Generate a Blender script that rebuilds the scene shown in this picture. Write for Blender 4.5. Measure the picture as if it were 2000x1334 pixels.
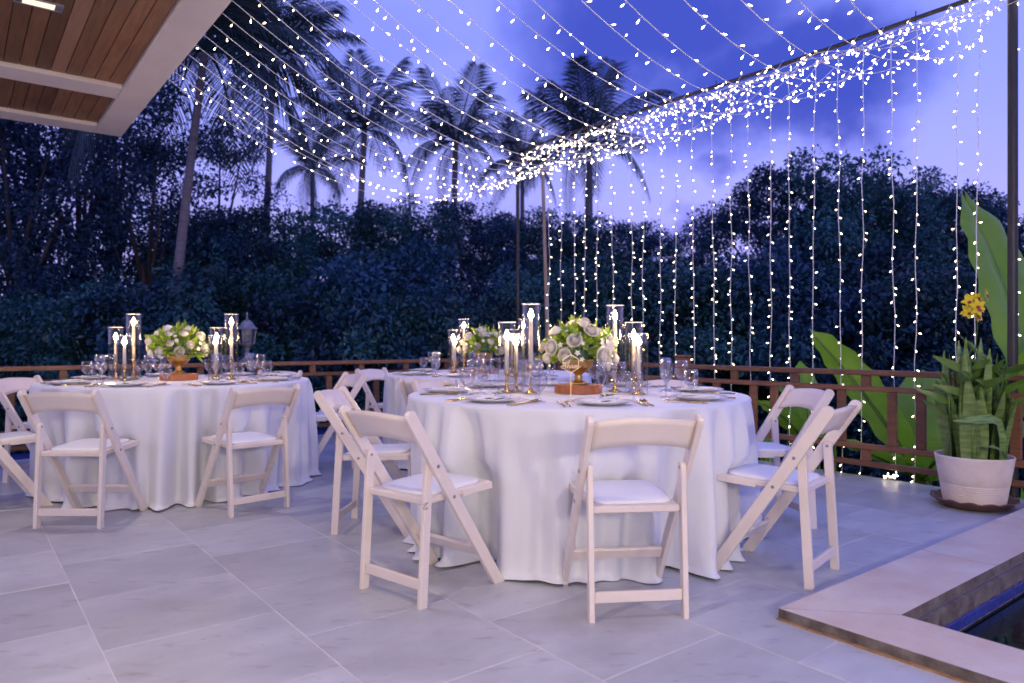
import bpy, math, random
import numpy as np
from mathutils import Matrix, Vector

# ------------------------------------------------------------------ scene, camera, sky, exposure
for o in list(bpy.data.objects):
    bpy.data.objects.remove(o)
SC = bpy.context.scene
COL = SC.collection
R = random.Random(7)
NR = np.random.default_rng(11)
PI = math.pi
rad = math.radians

CAM_H, FOC = 1.06, 1400.0            # metres above the deck, focal length in photo pixels (2000 wide)
cam = bpy.data.cameras.new('camera')
cam_ob = bpy.data.objects.new('camera', cam)
COL.objects.link(cam_ob)
cam_ob.location = (0, 0, CAM_H)
cam_ob.rotation_euler = (rad(90), 0, 0)
cam.sensor_width = 36.0
cam.lens = 36.0 * FOC / 2000.0
cam.clip_start = 0.05
cam.clip_end = 2000
cam.dof.use_dof = True
cam.dof.focus_distance = 3.8
cam.dof.aperture_fstop = 2.2
SC.camera = cam_ob

SC.view_settings.view_transform = 'Standard'
SC.view_settings.look = 'None'
SC.view_settings.exposure = 0.0
SC.view_settings.gamma = 1.0
SC.view_settings.use_curve_mapping = False
SC.render.engine = 'CYCLES'
SC.cycles.use_denoising = True
SC.cycles.use_light_tree = True
SC.cycles.max_bounces = 6
SC.cycles.diffuse_bounces = 3
SC.cycles.glossy_bounces = 3
SC.cycles.use_adaptive_sampling = True
SC.cycles.adaptive_threshold = 0.02
SC.cycles.pixel_filter_type = 'BLACKMAN_HARRIS'
SC.cycles.filter_width = 1.6
SC.cycles.transparent_max_bounces = 24
SC.cycles.caustics_reflective = False
SC.cycles.caustics_refractive = False
SC.cycles.sample_clamp_indirect = 6.0

# tuning of the light
SKY_STRENGTH = 1.18
BULB_L = 17.0
FLAME_L = 240.0
DOWNLIGHT_W = 20.0
LANTERN_L = 310.0


def img_dir(px, py):
    d = Vector(((px - 1000) / FOC, 1.0, (667 - py) / FOC))
    return d.normalized()


def build_world():
    w = bpy.data.worlds.new('World')
    SC.world = w
    w.use_nodes = True
    nt = w.node_tree
    nt.nodes.clear()
    N = nt.nodes.new
    L = nt.links.new
    tc = N('ShaderNodeTexCoord')
    sep = N('ShaderNodeSeparateXYZ')
    L(tc.outputs['Generated'], sep.inputs[0])
    ramp = N('ShaderNodeValToRGB')
    L(sep.outputs['Z'], ramp.inputs[0])
    cr = ramp.color_ramp
    cr.elements[0].position = 0.0
    cr.elements[0].color = (0.50, 0.45, 1.0, 1)
    cr.elements[1].position = 1.0
    cr.elements[1].color = (0.18, 0.23, 0.82, 1)
    for p, c in ((0.14, (0.43, 0.42, 1.08)), (0.30, (0.31, 0.36, 1.08)), (0.50, (0.24, 0.29, 1.02))):
        e = cr.elements.new(p)
        e.color = (*c, 1)
    # broken cloud over the whole dome
    mp = N('ShaderNodeMapping')
    mp.inputs['Scale'].default_value = (1.0, 1.0, 2.4)
    mp.inputs['Location'].default_value = (3.1, 0.4, 1.7)
    L(tc.outputs['Generated'], mp.inputs['Vector'])
    nz = N('ShaderNodeTexNoise')
    nz.inputs['Scale'].default_value = 1.7
    nz.inputs['Detail'].default_value = 5
    nz.inputs['Roughness'].default_value = 0.52
    nz.inputs['Distortion'].default_value = 0.25
    L(mp.outputs[0], nz.inputs['Vector'])
    mr = N('ShaderNodeMapRange')
    mr.interpolation_type = 'SMOOTHSTEP'
    mr.inputs['From Min'].default_value = 0.56
    mr.inputs['From Max'].default_value = 0.72
    mr.inputs['To Max'].default_value = 0.18
    L(nz.outputs['Fac'], mr.inputs['Value'])
    # the large drifting cloud banks and their small neighbours
    n2 = N('ShaderNodeTexNoise')
    n2.inputs['Scale'].default_value = 4.5
    n2.inputs['Detail'].default_value = 5
    n2.inputs['Roughness'].default_value = 0.55
    L(tc.outputs['Generated'], n2.inputs['Vector'])
    sb = N('ShaderNodeVectorMath')
    sb.operation = 'SUBTRACT'
    L(n2.outputs['Color'], sb.inputs[0])
    sb.inputs[1].default_value = (0.5, 0.5, 0.5)
    sc2 = N('ShaderNodeVectorMath')
    sc2.operation = 'SCALE'
    sc2.inputs['Scale'].default_value = 0.30
    L(sb.outputs[0], sc2.inputs[0])
    wd = N('ShaderNodeVectorMath')
    wd.operation = 'ADD'
    L(tc.outputs['Generated'], wd.inputs[0])
    L(sc2.outputs[0], wd.inputs[1])
    prev = mr.outputs[0]
    for (px, py, rx, rz, amt) in ((1290, 50, .19, .095, 1.0), (1480, 140, .16, .085, 1.0), (1610, 175, .11, .065, 1.0), (1120, 20, .10, .05, .7),
                                  (1440, 295, .065, .032, 1.0), (1350, 325, .035, .032, .9), (1300, 405, .07, .028, .7),
                                  (640, 150, .10, .05, .25)):
        c = img_dir(px, py)
        s1 = N('ShaderNodeVectorMath')
        s1.operation = 'SUBTRACT'
        L(wd.outputs[0], s1.inputs[0])
        s1.inputs[1].default_value = c
        s2 = N('ShaderNodeVectorMath')
        s2.operation = 'DIVIDE'
        L(s1.outputs[0], s2.inputs[0])
        s2.inputs[1].default_value = (rx, rx * 1.4, rz)
        ln = N('ShaderNodeVectorMath')
        ln.operation = 'LENGTH'
        L(s2.outputs[0], ln.inputs[0])
        m = N('ShaderNodeMapRange')
        m.interpolation_type = 'SMOOTHSTEP'
        m.inputs['From Min'].default_value = 1.45
        m.inputs['From Max'].default_value = 0.35
        m.inputs['To Max'].default_value = amt
        L(ln.outputs['Value'], m.inputs['Value'])
        mx = N('ShaderNodeMath')
        mx.operation = 'MAXIMUM'
        L(prev, mx.inputs[0])
        L(m.outputs[0], mx.inputs[1])
        prev = mx.outputs[0]
    mix = N('ShaderNodeMixRGB')
    L(prev, mix.inputs['Fac'])
    L(ramp.outputs[0], mix.inputs['Color1'])
    cl = N('ShaderNodeValToRGB')
    L(sep.outputs['Z'], cl.inputs[0])
    cl.color_ramp.elements[0].color = (0.20, 0.18, 0.60, 1)
    cl.color_ramp.elements[1].color = (0.055, 0.085, 0.52, 1)
    cl.color_ramp.elements[1].position = 0.3
    L(cl.outputs[0], mix.inputs['Color2'])
    bg = N('ShaderNodeBackground')
    bg.inputs['Strength'].default_value = SKY_STRENGTH
    L(mix.outputs[0], bg.inputs['Color'])
    out = N('ShaderNodeOutputWorld')
    L(bg.outputs[0], out.inputs[0])


build_world()

# ------------------------------------------------------------------ deck axes: u runs along the pool-side railing, v along the garden-side one
SA, CA = math.sin(rad(37.9)), math.cos(rad(37.9))
DECK_ROT = rad(37.9)                   # local x -> v, local y -> u


def P(u, v, z=0.0):
    return Vector((-SA * u + CA * v, CA * u + SA * v, z))


# ------------------------------------------------------------------ materials
MATS = {}


def mat(name, col, rough=0.5, metal=0.0, var=0.0, scale=8.0, bump=0.0, bscale=40.0, spec=0.5, col2=None, rnd=0.0,
        stretch=(1, 1, 1), sheen=0.0, trans=0.0, coat=0.0, detail=4, bdist=0.01):
    """Principled material with an object-space noise between two tones, optional per-object tone shift and fine relief."""
    m = bpy.data.materials.new(name)
    m.use_nodes = True
    nt = m.node_tree
    N, L = nt.nodes.new, nt.links.new
    b = nt.nodes['Principled BSDF']
    b.inputs['Roughness'].default_value = rough
    b.inputs['Metallic'].default_value = metal
    b.inputs['Specular IOR Level'].default_value = spec
    if sheen:
        b.inputs['Sheen Weight'].default_value = sheen
    if coat:
        b.inputs['Coat Weight'].default_value = coat
    tc = N('ShaderNodeTexCoord')
    mp = N('ShaderNodeMapping')
    mp.inputs['Scale'].default_value = stretch
    L(tc.outputs['Object'], mp.inputs['Vector'])
    vec = mp.outputs[0]
    oi = None
    if rnd or var:
        oi = N('ShaderNodeObjectInfo')
        ad = N('ShaderNodeVectorMath')
        ad.operation = 'MULTIPLY_ADD'
        cmb = N('ShaderNodeCombineXYZ')
        for k in range(3):
            L(oi.outputs['Random'], cmb.inputs[k])
        L(cmb.outputs[0], ad.inputs[0])
        ad.inputs[1].default_value = (17.3, 31.7, 11.1)
        L(vec, ad.inputs[2])
        vec = ad.outputs[0]
    src = None
    if var or col2:
        nz = N('ShaderNodeTexNoise')
        nz.inputs['Scale'].default_value = scale
        nz.inputs['Detail'].default_value = detail
        nz.inputs['Roughness'].default_value = 0.6
        L(vec, nz.inputs['Vector'])
        rp = N('ShaderNodeMapRange')
        rp.inputs['From Min'].default_value = 0.32
        rp.inputs['From Max'].default_value = 0.68
        L(nz.outputs['Fac'], rp.inputs['Value'])
        mx = N('ShaderNodeMixRGB')
        L(rp.outputs[0], mx.inputs['Fac'])
        c2 = col2 or tuple(c * (1 - var) for c in col)
        mx.inputs['Color1'].default_value = (*col, 1)
        mx.inputs['Color2'].default_value = (*c2, 1)
        src = mx.outputs[0]
    if rnd:
        hs = N('ShaderNodeHueSaturation')
        mr = N('ShaderNodeMapRange')
        mr.inputs['To Min'].default_value = 1 - rnd
        mr.inputs['To Max'].default_value = 1 + rnd
        L(oi.outputs['Random'], mr.inputs['Value'])
        L(mr.outputs[0], hs.inputs['Value'])
        if src:
            L(src, hs.inputs['Color'])
        else:
            hs.inputs['Color'].default_value = (*col, 1)
        src = hs.outputs[0]
    if src:
        L(src, b.inputs['Base Color'])
    else:
        b.inputs['Base Color'].default_value = (*col, 1)
    if bump:
        bz = N('ShaderNodeTexNoise')
        bz.inputs['Scale'].default_value = bscale
        bz.inputs['Detail'].default_value = 5
        L(vec, bz.inputs['Vector'])
        bp = N('ShaderNodeBump')
        bp.inputs['Strength'].default_value = bump
        bp.inputs['Distance'].default_value = bdist
        L(bz.outputs['Fac'], bp.inputs['Height'])
        L(bp.outputs[0], b.inputs['Normal'])
    if trans:
        tr = N('ShaderNodeBsdfTranslucent')
        if src:
            L(src, tr.inputs['Color'])
        else:
            tr.inputs['Color'].default_value = (*col, 1)
        ms = N('ShaderNodeMixShader')
        ms.inputs[0].default_value = trans
        L(b.outputs[0], ms.inputs[1])
        L(tr.outputs[0], ms.inputs[2])
        L(ms.outputs[0], nt.nodes['Material Output'].inputs[0])
    MATS[name] = m
    return m


def emit(name, col, strength):
    m = bpy.data.materials.new(name)
    m.use_nodes = True
    nt = m.node_tree
    nt.nodes.clear()
    e = nt.nodes.new('ShaderNodeEmission')
    e.inputs['Color'].default_value = (*col, 1)
    e.inputs['Strength'].default_value = strength
    o = nt.nodes.new('ShaderNodeOutputMaterial')
    nt.links.new(e.outputs[0], o.inputs[0])
    MATS[name] = m
    return m


def thin_glass(name, tint=(0.96, 0.97, 0.98), base=0.05, edge=0.65):
    m = bpy.data.materials.new(name)
    m.use_nodes = True
    nt = m.node_tree
    nt.nodes.clear()
    N, L = nt.nodes.new, nt.links.new
    tr = N('ShaderNodeBsdfTransparent')
    tr.inputs['Color'].default_value = (*tint, 1)
    gl = N('ShaderNodeBsdfGlossy')
    gl.inputs['Roughness'].default_value = 0.02
    lw = N('ShaderNodeLayerWeight')
    lw.inputs['Blend'].default_value = 0.25
    mr = N('ShaderNodeMapRange')
    mr.inputs['To Min'].default_value = base
    mr.inputs['To Max'].default_value = edge
    L(lw.outputs['Facing'], mr.inputs['Value'])
    mx = N('ShaderNodeMixShader')
    L(mr.outputs[0], mx.inputs[0])
    L(tr.outputs[0], mx.inputs[1])
    L(gl.outputs[0], mx.inputs[2])
    o = N('ShaderNodeOutputMaterial')
    L(mx.outputs[0], o.inputs[0])
    MATS[name] = m
    return m


mat('tile', (0.53, 0.545, 0.575), 0.38, col2=(0.41, 0.42, 0.45), scale=2.2, rnd=0.10, bump=0.10, bscale=60, stretch=(1, 2.2, 1), detail=8)
def add_scuffs(m):
    nt = m.node_tree
    N, L = nt.nodes.new, nt.links.new
    b = nt.nodes['Principled BSDF']
    src = b.inputs['Base Color'].links[0].from_socket
    geo = N('ShaderNodeNewGeometry')
    mp = N('ShaderNodeMapping')
    mp.inputs['Scale'].default_value = (1.0, 2.6, 1.0)
    L(geo.outputs['Position'], mp.inputs['Vector'])
    prev = src
    for sc_, lo, hi, amt in ((7.0, .60, .74, .45), (26.0, .66, .74, .6), (1.1, .48, .72, .26)):
        nz = N('ShaderNodeTexNoise')
        nz.inputs['Scale'].default_value = sc_
        nz.inputs['Detail'].default_value = 5
        L(mp.outputs[0], nz.inputs['Vector'])
        mr = N('ShaderNodeMapRange')
        mr.inputs['From Min'].default_value = lo
        mr.inputs['From Max'].default_value = hi
        mr.inputs['To Max'].default_value = amt
        L(nz.outputs['Fac'], mr.inputs['Value'])
        mx = N('ShaderNodeMixRGB')
        L(mr.outputs[0], mx.inputs['Fac'])
        L(prev, mx.inputs['Color1'])
        mx.inputs['Color2'].default_value = (.20, .17, .16, 1)
        prev = mx.outputs[0]
    L(prev, b.inputs['Base Color'])


add_scuffs(MATS['tile'])
mat('grout', (0.78, 0.75, 0.74), 0.8, var=0.15, scale=5)
mat('coping', (0.72, 0.65, 0.56), 0.5, col2=(0.62, 0.46, 0.36), scale=3.0, rnd=0.05, bump=0.2, bscale=45, detail=7)
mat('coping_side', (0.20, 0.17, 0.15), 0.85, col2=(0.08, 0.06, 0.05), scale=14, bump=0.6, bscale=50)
mat('mortar', (0.45, 0.26, 0.13), 0.9, var=0.4, scale=20, bump=0.5, bscale=60)
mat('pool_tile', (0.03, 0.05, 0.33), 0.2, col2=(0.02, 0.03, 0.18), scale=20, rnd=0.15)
mat('pool_wall', (0.24, 0.19, 0.22), 0.8, col2=(0.06, 0.045, 0.10), scale=16, bump=0.5, bscale=40)
mat('pool_floor', (0.02, 0.04, 0.06), 0.6, var=0.4)
mat('render_wall', (0.42, 0.40, 0.38), 0.85, var=0.2, scale=3)
mat('ground', (0.035, 0.05, 0.02), 0.95, col2=(0.05, 0.035, 0.02), scale=1.5, bump=0.6, bscale=8)
mat('paint', (0.81, 0.715, 0.645), 0.36, var=0.06, scale=9, bump=0.05, bscale=80, rnd=0.03)
mat('pad', (0.86, 0.86, 0.86), 0.45, bump=0.04, bscale=60)
mat('steel', (0.36, 0.34, 0.32), 0.35, metal=1.0)
mat('cloth', (0.73, 0.74, 0.79), 0.75, var=0.03, scale=3, sheen=0.25, bump=0.35, bscale=14, bdist=0.008)
mat('cloth_napkin', (0.83, 0.81, 0.81), 0.8, bump=0.15, bscale=200, bdist=0.003)
mat('china', (0.82, 0.80, 0.79), 0.18, var=0.02)
mat('gold', (0.78, 0.53, 0.22), 0.26, metal=1.0, var=0.2, scale=25)
mat('bronze', (0.62, 0.40, 0.15), 0.36, metal=1.0, col2=(0.42, 0.26, 0.10), scale=16, bump=0.25, bscale=30)
mat('wax', (0.86, 0.80, 0.72), 0.5, trans=0.25)
mat('flower', (0.88, 0.85, 0.79), 0.6, col2=(0.88, 0.82, 0.66), scale=9, trans=0.15, rnd=0.05)
mat('flower_leaf', (0.19, 0.34, 0.03), 0.45, col2=(0.34, 0.46, 0.06), scale=6, rnd=0.3, trans=0.3)
mat('sprig_leaf', (0.05, 0.13, 0.08), 0.5, var=0.4, scale=20)
mat('log', (0.45, 0.16, 0.06), 0.5, col2=(0.28, 0.09, 0.035), scale=18, stretch=(1, 1, 0.25), bump=0.2, bscale=30)
mat('log_top', (0.5, 0.27, 0.13), 0.5, var=0.35, scale=20)
mat('acrylic_gold', (0.88, 0.70, 0.40), 0.40, metal=1.0)
mat('rail_wood', (0.24, 0.105, 0.042), 0.42, col2=(0.14, 0.060, 0.026), scale=9, stretch=(6, 0.6, 6), rnd=0.22, bump=0.2, bscale=30)
mat('soffit_wood', (0.27, 0.135, 0.070), 0.5, col2=(0.165, 0.080, 0.042), scale=7, stretch=(6, 0.5, 6), rnd=0.33, bump=0.12, bscale=20)
mat('soffit_wood_pale', (0.36, 0.205, 0.13), 0.55, col2=(0.27, 0.14, 0.09), scale=7, stretch=(6, 0.5, 6), bump=0.12, bscale=20)
mat('plaster', (0.74, 0.66, 0.64), 0.75, var=0.10, scale=3, bump=0.15, bscale=25)
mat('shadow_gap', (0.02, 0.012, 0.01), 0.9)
mat('dark_steel', (0.035, 0.031, 0.030), 0.5, var=0.3, scale=6)
mat('bamboo', (0.34, 0.25, 0.18), 0.55, var=0.3, scale=9, stretch=(1, 1, 0.3))
mat('cable', (0.78, 0.78, 0.80), 0.3)
mat('pot', (0.86, 0.74, 0.63), 0.55, col2=(0.72, 0.60, 0.50), scale=6, bump=0.15, bscale=20)
mat('saucer', (0.15, 0.075, 0.045), 0.4, col2=(0.09, 0.045, 0.03), scale=12, bump=0.2)
mat('soil', (0.04, 0.028, 0.02), 0.95, bump=0.8, bscale=40)
mat('snake_leaf', (0.085, 0.21, 0.022), 0.42, col2=(0.30, 0.40, 0.13), scale=6, stretch=(1.5, 1.5, 9), rnd=0.25, trans=0.12)
mat('orchid_leaf', (0.13, 0.26, 0.03), 0.4, var=0.4, scale=6, rnd=0.2, trans=0.2)
mat('orchid_petal', (0.95, 0.74, 0.02), 0.55, var=0.15, scale=30, trans=0.25)
mat('orchid_lip', (0.25, 0.03, 0.02), 0.6)
mat('banana_leaf', (0.27, 0.52, 0.03), 0.40, col2=(0.36, 0.58, 0.06), scale=4, rnd=0.15, trans=0.45)
mat('banana_stem', (0.16, 0.26, 0.06), 0.5, var=0.4, scale=6)
mat('leaf_a', (0.034, 0.145, 0.155), 0.42, col2=(0.008, 0.032, 0.045), scale=0.9, spec=0.5, rnd=0.25, trans=0.12)  # blue cast of the dusk light is mixed into the leaf colour
mat('leaf_b', (0.018, 0.080, 0.150), 0.42, col2=(0.006, 0.024, 0.045), scale=0.9, spec=0.5, rnd=0.25, trans=0.12)  # deeper tone, the same dusk blue put into the colour
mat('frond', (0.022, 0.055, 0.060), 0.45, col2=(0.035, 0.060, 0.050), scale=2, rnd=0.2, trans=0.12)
mat('bark', (0.085, 0.065, 0.05), 0.9, var=0.5, scale=8, bump=0.5, bscale=12)
mat('palm_bark', (0.24, 0.20, 0.19), 0.85, var=0.35, scale=5, stretch=(1, 1, 5), bump=0.4, bscale=8)
mat('lantern_metal', (0.30, 0.30, 0.31), 0.4, metal=0.6, var=0.4, scale=30)
mat('ink', (0.03, 0.03, 0.04), 0.6)
mat('fixture_metal', (0.55, 0.56, 0.58), 0.3, metal=0.8)
emit('bulb_glow', (1.0, 0.80, 0.50), BULB_L)
emit('flame', (1.0, 0.66, 0.30), FLAME_L)
emit('lantern_glow', (1.0, 0.86, 0.70), LANTERN_L)
emit('lamp_panel', (1.0, 0.78, 0.62), 1.4)
thin_glass('glass', tint=(0.985, 0.985, 0.985), base=0.02, edge=0.9)
thin_glass('hurricane_glass', tint=(0.985, 0.98, 0.975), base=0.03, edge=0.85)
thin_glass('acrylic', base=0.03, edge=0.3)
thin_glass('lantern_glass', tint=(0.5, 0.55, 0.6), base=0.25, edge=0.6)


def water_mat():
    m = bpy.data.materials.new('pool_water')
    m.use_nodes = True
    nt = m.node_tree
    b = nt.nodes['Principled BSDF']
    b.inputs['Base Color'].default_value = (0.004, 0.012, 0.018, 1)
    b.inputs['Roughness'].default_value = 0.03
    b.inputs['IOR'].default_value = 1.33
    nz = nt.nodes.new('ShaderNodeTexNoise')
    nz.inputs['Scale'].default_value = 5
    nz.inputs['Detail'].default_value = 3
    bp = nt.nodes.new('ShaderNodeBump')
    bp.inputs['Strength'].default_value = 0.12
    bp.inputs['Distance'].default_value = 0.02
    tc = nt.nodes.new('ShaderNodeTexCoord')
    nt.links.new(tc.outputs['Object'], nz.inputs['Vector'])
    nt.links.new(nz.outputs['Fac'], bp.inputs['Height'])
    nt.links.new(bp.outputs[0], b.inputs['Normal'])
    MATS['pool_water'] = m


water_mat()


# ------------------------------------------------------------------ mesh helpers
class MB:
    """Collects faces; build() links them as one mesh object."""

    def __init__(self):
        self.v, self.f, self.m = [], [], []

    def add(self, verts, faces, mi=0):
        b = len(self.v)
        self.v += [tuple(x) for x in verts]
        self.f += [tuple(b + i for i in f) for f in faces]
        self.m += [mi] * len(faces)
        return self

    def box(self, x0, x1, y0, y1, z0, z1, mi=0, M=None, bev=0.0):
        if bev > 0:
            b = min(bev, (x1 - x0) * .45, (y1 - y0) * .45, (z1 - z0) * .45)
            vs, idx = [], {}
            xs, ys, zs = (x0, x1), (y0, y1), (z0, z1)
            for i in (0, 1):
                for j in (0, 1):
                    for k in (0, 1):
                        sx, sy, sz = (1 - 2 * i), (1 - 2 * j), (1 - 2 * k)
                        for ax in range(3):
                            p = [xs[i] + sx * b, ys[j] + sy * b, zs[k] + sz * b]
                            p[ax] = (xs[i], ys[j], zs[k])[ax]
                            idx[(i, j, k, ax)] = len(vs)
                            vs.append(p)
            I = idx
            F = []
            for i in (0, 1):
                F.append([I[(i, 0, 0, 0)], I[(i, 1, 0, 0)], I[(i, 1, 1, 0)], I[(i, 0, 1, 0)]])
                F.append([I[(0, i, 0, 1)], I[(1, i, 0, 1)], I[(1, i, 1, 1)], I[(0, i, 1, 1)]])
                F.append([I[(0, 0, i, 2)], I[(1, 0, i, 2)], I[(1, 1, i, 2)], I[(0, 1, i, 2)]])
            for i in (0, 1):
                for j in (0, 1):
                    F.append([I[(i, j, 0, 0)], I[(i, j, 1, 0)], I[(i, j, 1, 1)], I[(i, j, 0, 1)]])
                    F.append([I[(i, 0, j, 0)], I[(i, 1, j, 0)], I[(i, 1, j, 2)], I[(i, 0, j, 2)]])
                    F.append([I[(0, i, j, 1)], I[(1, i, j, 1)], I[(1, i, j, 2)], I[(0, i, j, 2)]])
            for i in (0, 1):
                for j in (0, 1):
                    for k in (0, 1):
                        F.append([I[(i, j, k, 0)], I[(i, j, k, 1)], I[(i, j, k, 2)]])
            # orient outwards
            c = Vector(((x0 + x1) / 2, (y0 + y1) / 2, (z0 + z1) / 2))
            G = []
            for f in F:
                a, bb, cc = (Vector(vs[t]) for t in f[:3])
                n = (bb - a).cross(cc - a)
                mid = sum((Vector(vs[t]) for t in f), Vector()) / len(f)
                G.append(f if n.dot(mid - c) > 0 else f[::-1])
            F = G
        else:
            vs = [(x, y, z) for x in (x0, x1) for y in (y0, y1) for z in (z0, z1)]
            F = [(0, 1, 3, 2), (4, 6, 7, 5), (0, 4, 5, 1), (2, 3, 7, 6), (0, 2, 6, 4), (1, 5, 7, 3)]
        if M is not None:
            vs = [M @ Vector(p) for p in vs]
        return self.add(vs, F, mi)

    def beam(self, a, b, w, t, side, mi=0, bev=0.003):
        """Bar from a to b; w across 'side', t across the third axis."""
        a, b = Vector(a), Vector(b)
        z = (b - a)
        ln = z.length
        z.normalize()
        x = Vector(side)
        x = (x - z * x.dot(z)).normalized()
        y = z.cross(x)
        M = Matrix((x, y, z)).transposed().to_4x4()
        M.translation = a
        return self.box(-w / 2, w / 2, -t / 2, t / 2, 0, ln, mi, M, bev)

    def lathe(self, prof, seg=24, mi=0, M=None, cap=True):
        vs, F = [], []
        n = len(prof)
        for r, z in prof:
            for k in range(seg):
                a = 2 * PI * k / seg
                vs.append((r * math.cos(a), r * math.sin(a), z))
        for i in range(n - 1):
            for k in range(seg):
                k2 = (k + 1) % seg
                F.append((i * seg + k, i * seg + k2, (i + 1) * seg + k2, (i + 1) * seg + k))
        if cap:
            if prof[0][0] > 1e-5:
                F.append(tuple(range(seg - 1, -1, -1)))
            if prof[-1][0] > 1e-5:
                F.append(tuple((n - 1) * seg + k for k in range(seg)))
        if M is not None:
            vs = [M @ Vector(p) for p in vs]
        return self.add(vs, F, mi)

    def tube(self, pts, rads, seg=6, mi=0, cap=True):
        pts = [Vector(p) for p in pts]
        if not hasattr(rads, '__len__'):
            rads = [rads] * len(pts)
        vs, F = [], []
        n = len(pts)
        prevx = None
        for i, p in enumerate(pts):
            t = (pts[min(i + 1, n - 1)] - pts[max(i - 1, 0)])
            t = t.normalized() if t.length > 1e-9 else Vector((0, 0, 1))
            ref = prevx if prevx is not None else (Vector((1, 0, 0)) if abs(t.x) < .9 else Vector((0, 1, 0)))
            x = (ref - t * ref.dot(t))
            x = x.normalized() if x.length > 1e-6 else t.orthogonal().normalized()
            prevx = x
            y = t.cross(x)
            for k in range(seg):
                a = 2 * PI * k / seg
                vs.append(p + (x * math.cos(a) + y * math.sin(a)) * rads[i])
        for i in range(n - 1):
            for k in range(seg):
                k2 = (k + 1) % seg
                F.append((i * seg + k, i * seg + k2, (i + 1) * seg + k2, (i + 1) * seg + k))
        if cap:
            F.append(tuple(range(seg - 1, -1, -1)))
            F.append(tuple((n - 1) * seg + k for k in range(seg)))
        return self.add(vs, F, mi)

    def grid(self, fn, nu, nv, mi=0, wrap=False):
        vs = [fn(i / nu, j / nv) for j in range(nv + 1) for i in range(nu + (0 if wrap else 1))]
        w = nu if wrap else nu + 1
        F = []
        for j in range(nv):
            for i in range(nu):
                i2 = (i + 1) % w
                F.append((j * w + i, j * w + i2, (j + 1) * w + i2, (j + 1) * w + i))
        return self.add(vs, F, mi)

    def mesh(self, name, mats, smooth=False):
        me = bpy.data.meshes.new(name)
        me.from_pydata(self.v, [], self.f)
        for m in ([mats] if isinstance(mats, str) else mats):
            me.materials.append(MATS[m])
        if any(self.m):
            me.polygons.foreach_set('material_index', self.m)
        if smooth:
            me.polygons.foreach_set('use_smooth', [True] * len(self.f))
        me.update()
        return me

    def build(self, name, mats, parent=None, smooth=False, loc=None):
        return place(name, self.mesh(name, mats, smooth), parent, loc)


def place(name, me, parent=None, loc=None, rz=0.0, scale=None):
    o = bpy.data.objects.new(name, me)
    COL.objects.link(o)
    if parent is not None:
        o.parent = parent
    if loc is not None:
        o.location = loc
    if rz:
        o.rotation_euler = (0, 0, rz)
    if scale is not None:
        o.scale = scale if hasattr(scale, '__len__') else (scale,) * 3
    return o


def tag(o, label=None, cat=None, group=None, kind=None):
    if label:
        o['label'] = label
    if cat:
        o['category'] = cat
    if group:
        o['group'] = group
    if kind:
        o['kind'] = kind
    return o


def thing(name, label, cat, loc=(0, 0, 0), rz=0.0, group=None):
    o = bpy.data.objects.new(name, None)
    COL.objects.link(o)
    o.empty_display_size = 0.1
    o.location = loc
    o.rotation_euler = (0, 0, rz)
    return tag(o, label, cat, group)


def copy_tree(o, parent=None):
    c = o.copy()
    COL.objects.link(c)
    c.parent = parent
    for ch in o.children:
        copy_tree(ch, c)
    return c


def kill_tree(o):
    for ch in list(o.children):
        kill_tree(ch)
    bpy.data.objects.remove(o)


def struct(o):
    o['kind'] = 'structure'
    return o


def np_mesh(name, verts, nper, mats, smooth=False):
    """verts (F*nper,3): loose faces of nper corners each."""
    n = len(verts)
    nf = n // nper
    me = bpy.data.meshes.new(name)
    me.vertices.add(n)
    me.vertices.foreach_set('co', np.asarray(verts, dtype=np.float32).ravel())
    me.loops.add(n)
    me.loops.foreach_set('vertex_index', np.arange(n, dtype=np.int32))
    me.polygons.add(nf)
    me.polygons.foreach_set('loop_start', np.arange(0, n, nper, dtype=np.int32))
    me.polygons.foreach_set('loop_total', np.full(nf, nper, dtype=np.int32))
    for m in ([mats] if isinstance(mats, str) else mats):
        me.materials.append(MATS[m])
    me.update(calc_edges=True)
    return me


# ------------------------------------------------------------------ the setting: ground, deck, pool
GZ = -1.3
g = MB().add([(-600, -600, 0), (600, -600, 0), (600, 600, 0), (-600, 600, 0)], [(0, 1, 2, 3)]).build('ground', 'ground', loc=(0, 0, GZ))
struct(g)

DU, DV = 7.80, 5.68                 # deck edges
PU, PV = 1.536, 2.483               # outer corner of the pool coping
CW = 0.30                           # coping width
IU, IV = PU - CW - 0.02, PV + CW    # inner corner


def deck_box(mb, u0, u1, v0, v1, z0, z1, mi=0, bev=0.0):
    return mb.box(v0, v1, u0, u1, z0, z1, mi, None, bev)


m = MB()
deck_box(m, IU, DU, -6, DV, GZ - .02, -0.0022)
deck_box(m, -6, IU, -6, IV, GZ - .02, -0.0022)
floor = m.build('floor', 'grout')
floor.rotation_euler = (0, 0, DECK_ROT)
struct(floor)
tile_cache = {}


def tile(u0, u1, v0, v1, parent, z1=0.0, t=0.02, mt='tile', nm='tile'):
    key = (round(u1 - u0, 3), round(v1 - v0, 3), mt, t)
    if key not in tile_cache:
        mm = MB().box(-(v1 - v0) / 2, (v1 - v0) / 2, -(u1 - u0) / 2, (u1 - u0) / 2, -t, 0, 0, None, 0.0015)
        tile_cache[key] = mm.mesh(nm, mt)
    o = place(nm, tile_cache[key], parent, ((v0 + v1) / 2, (u0 + u1) / 2, z1))
    return o


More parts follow.
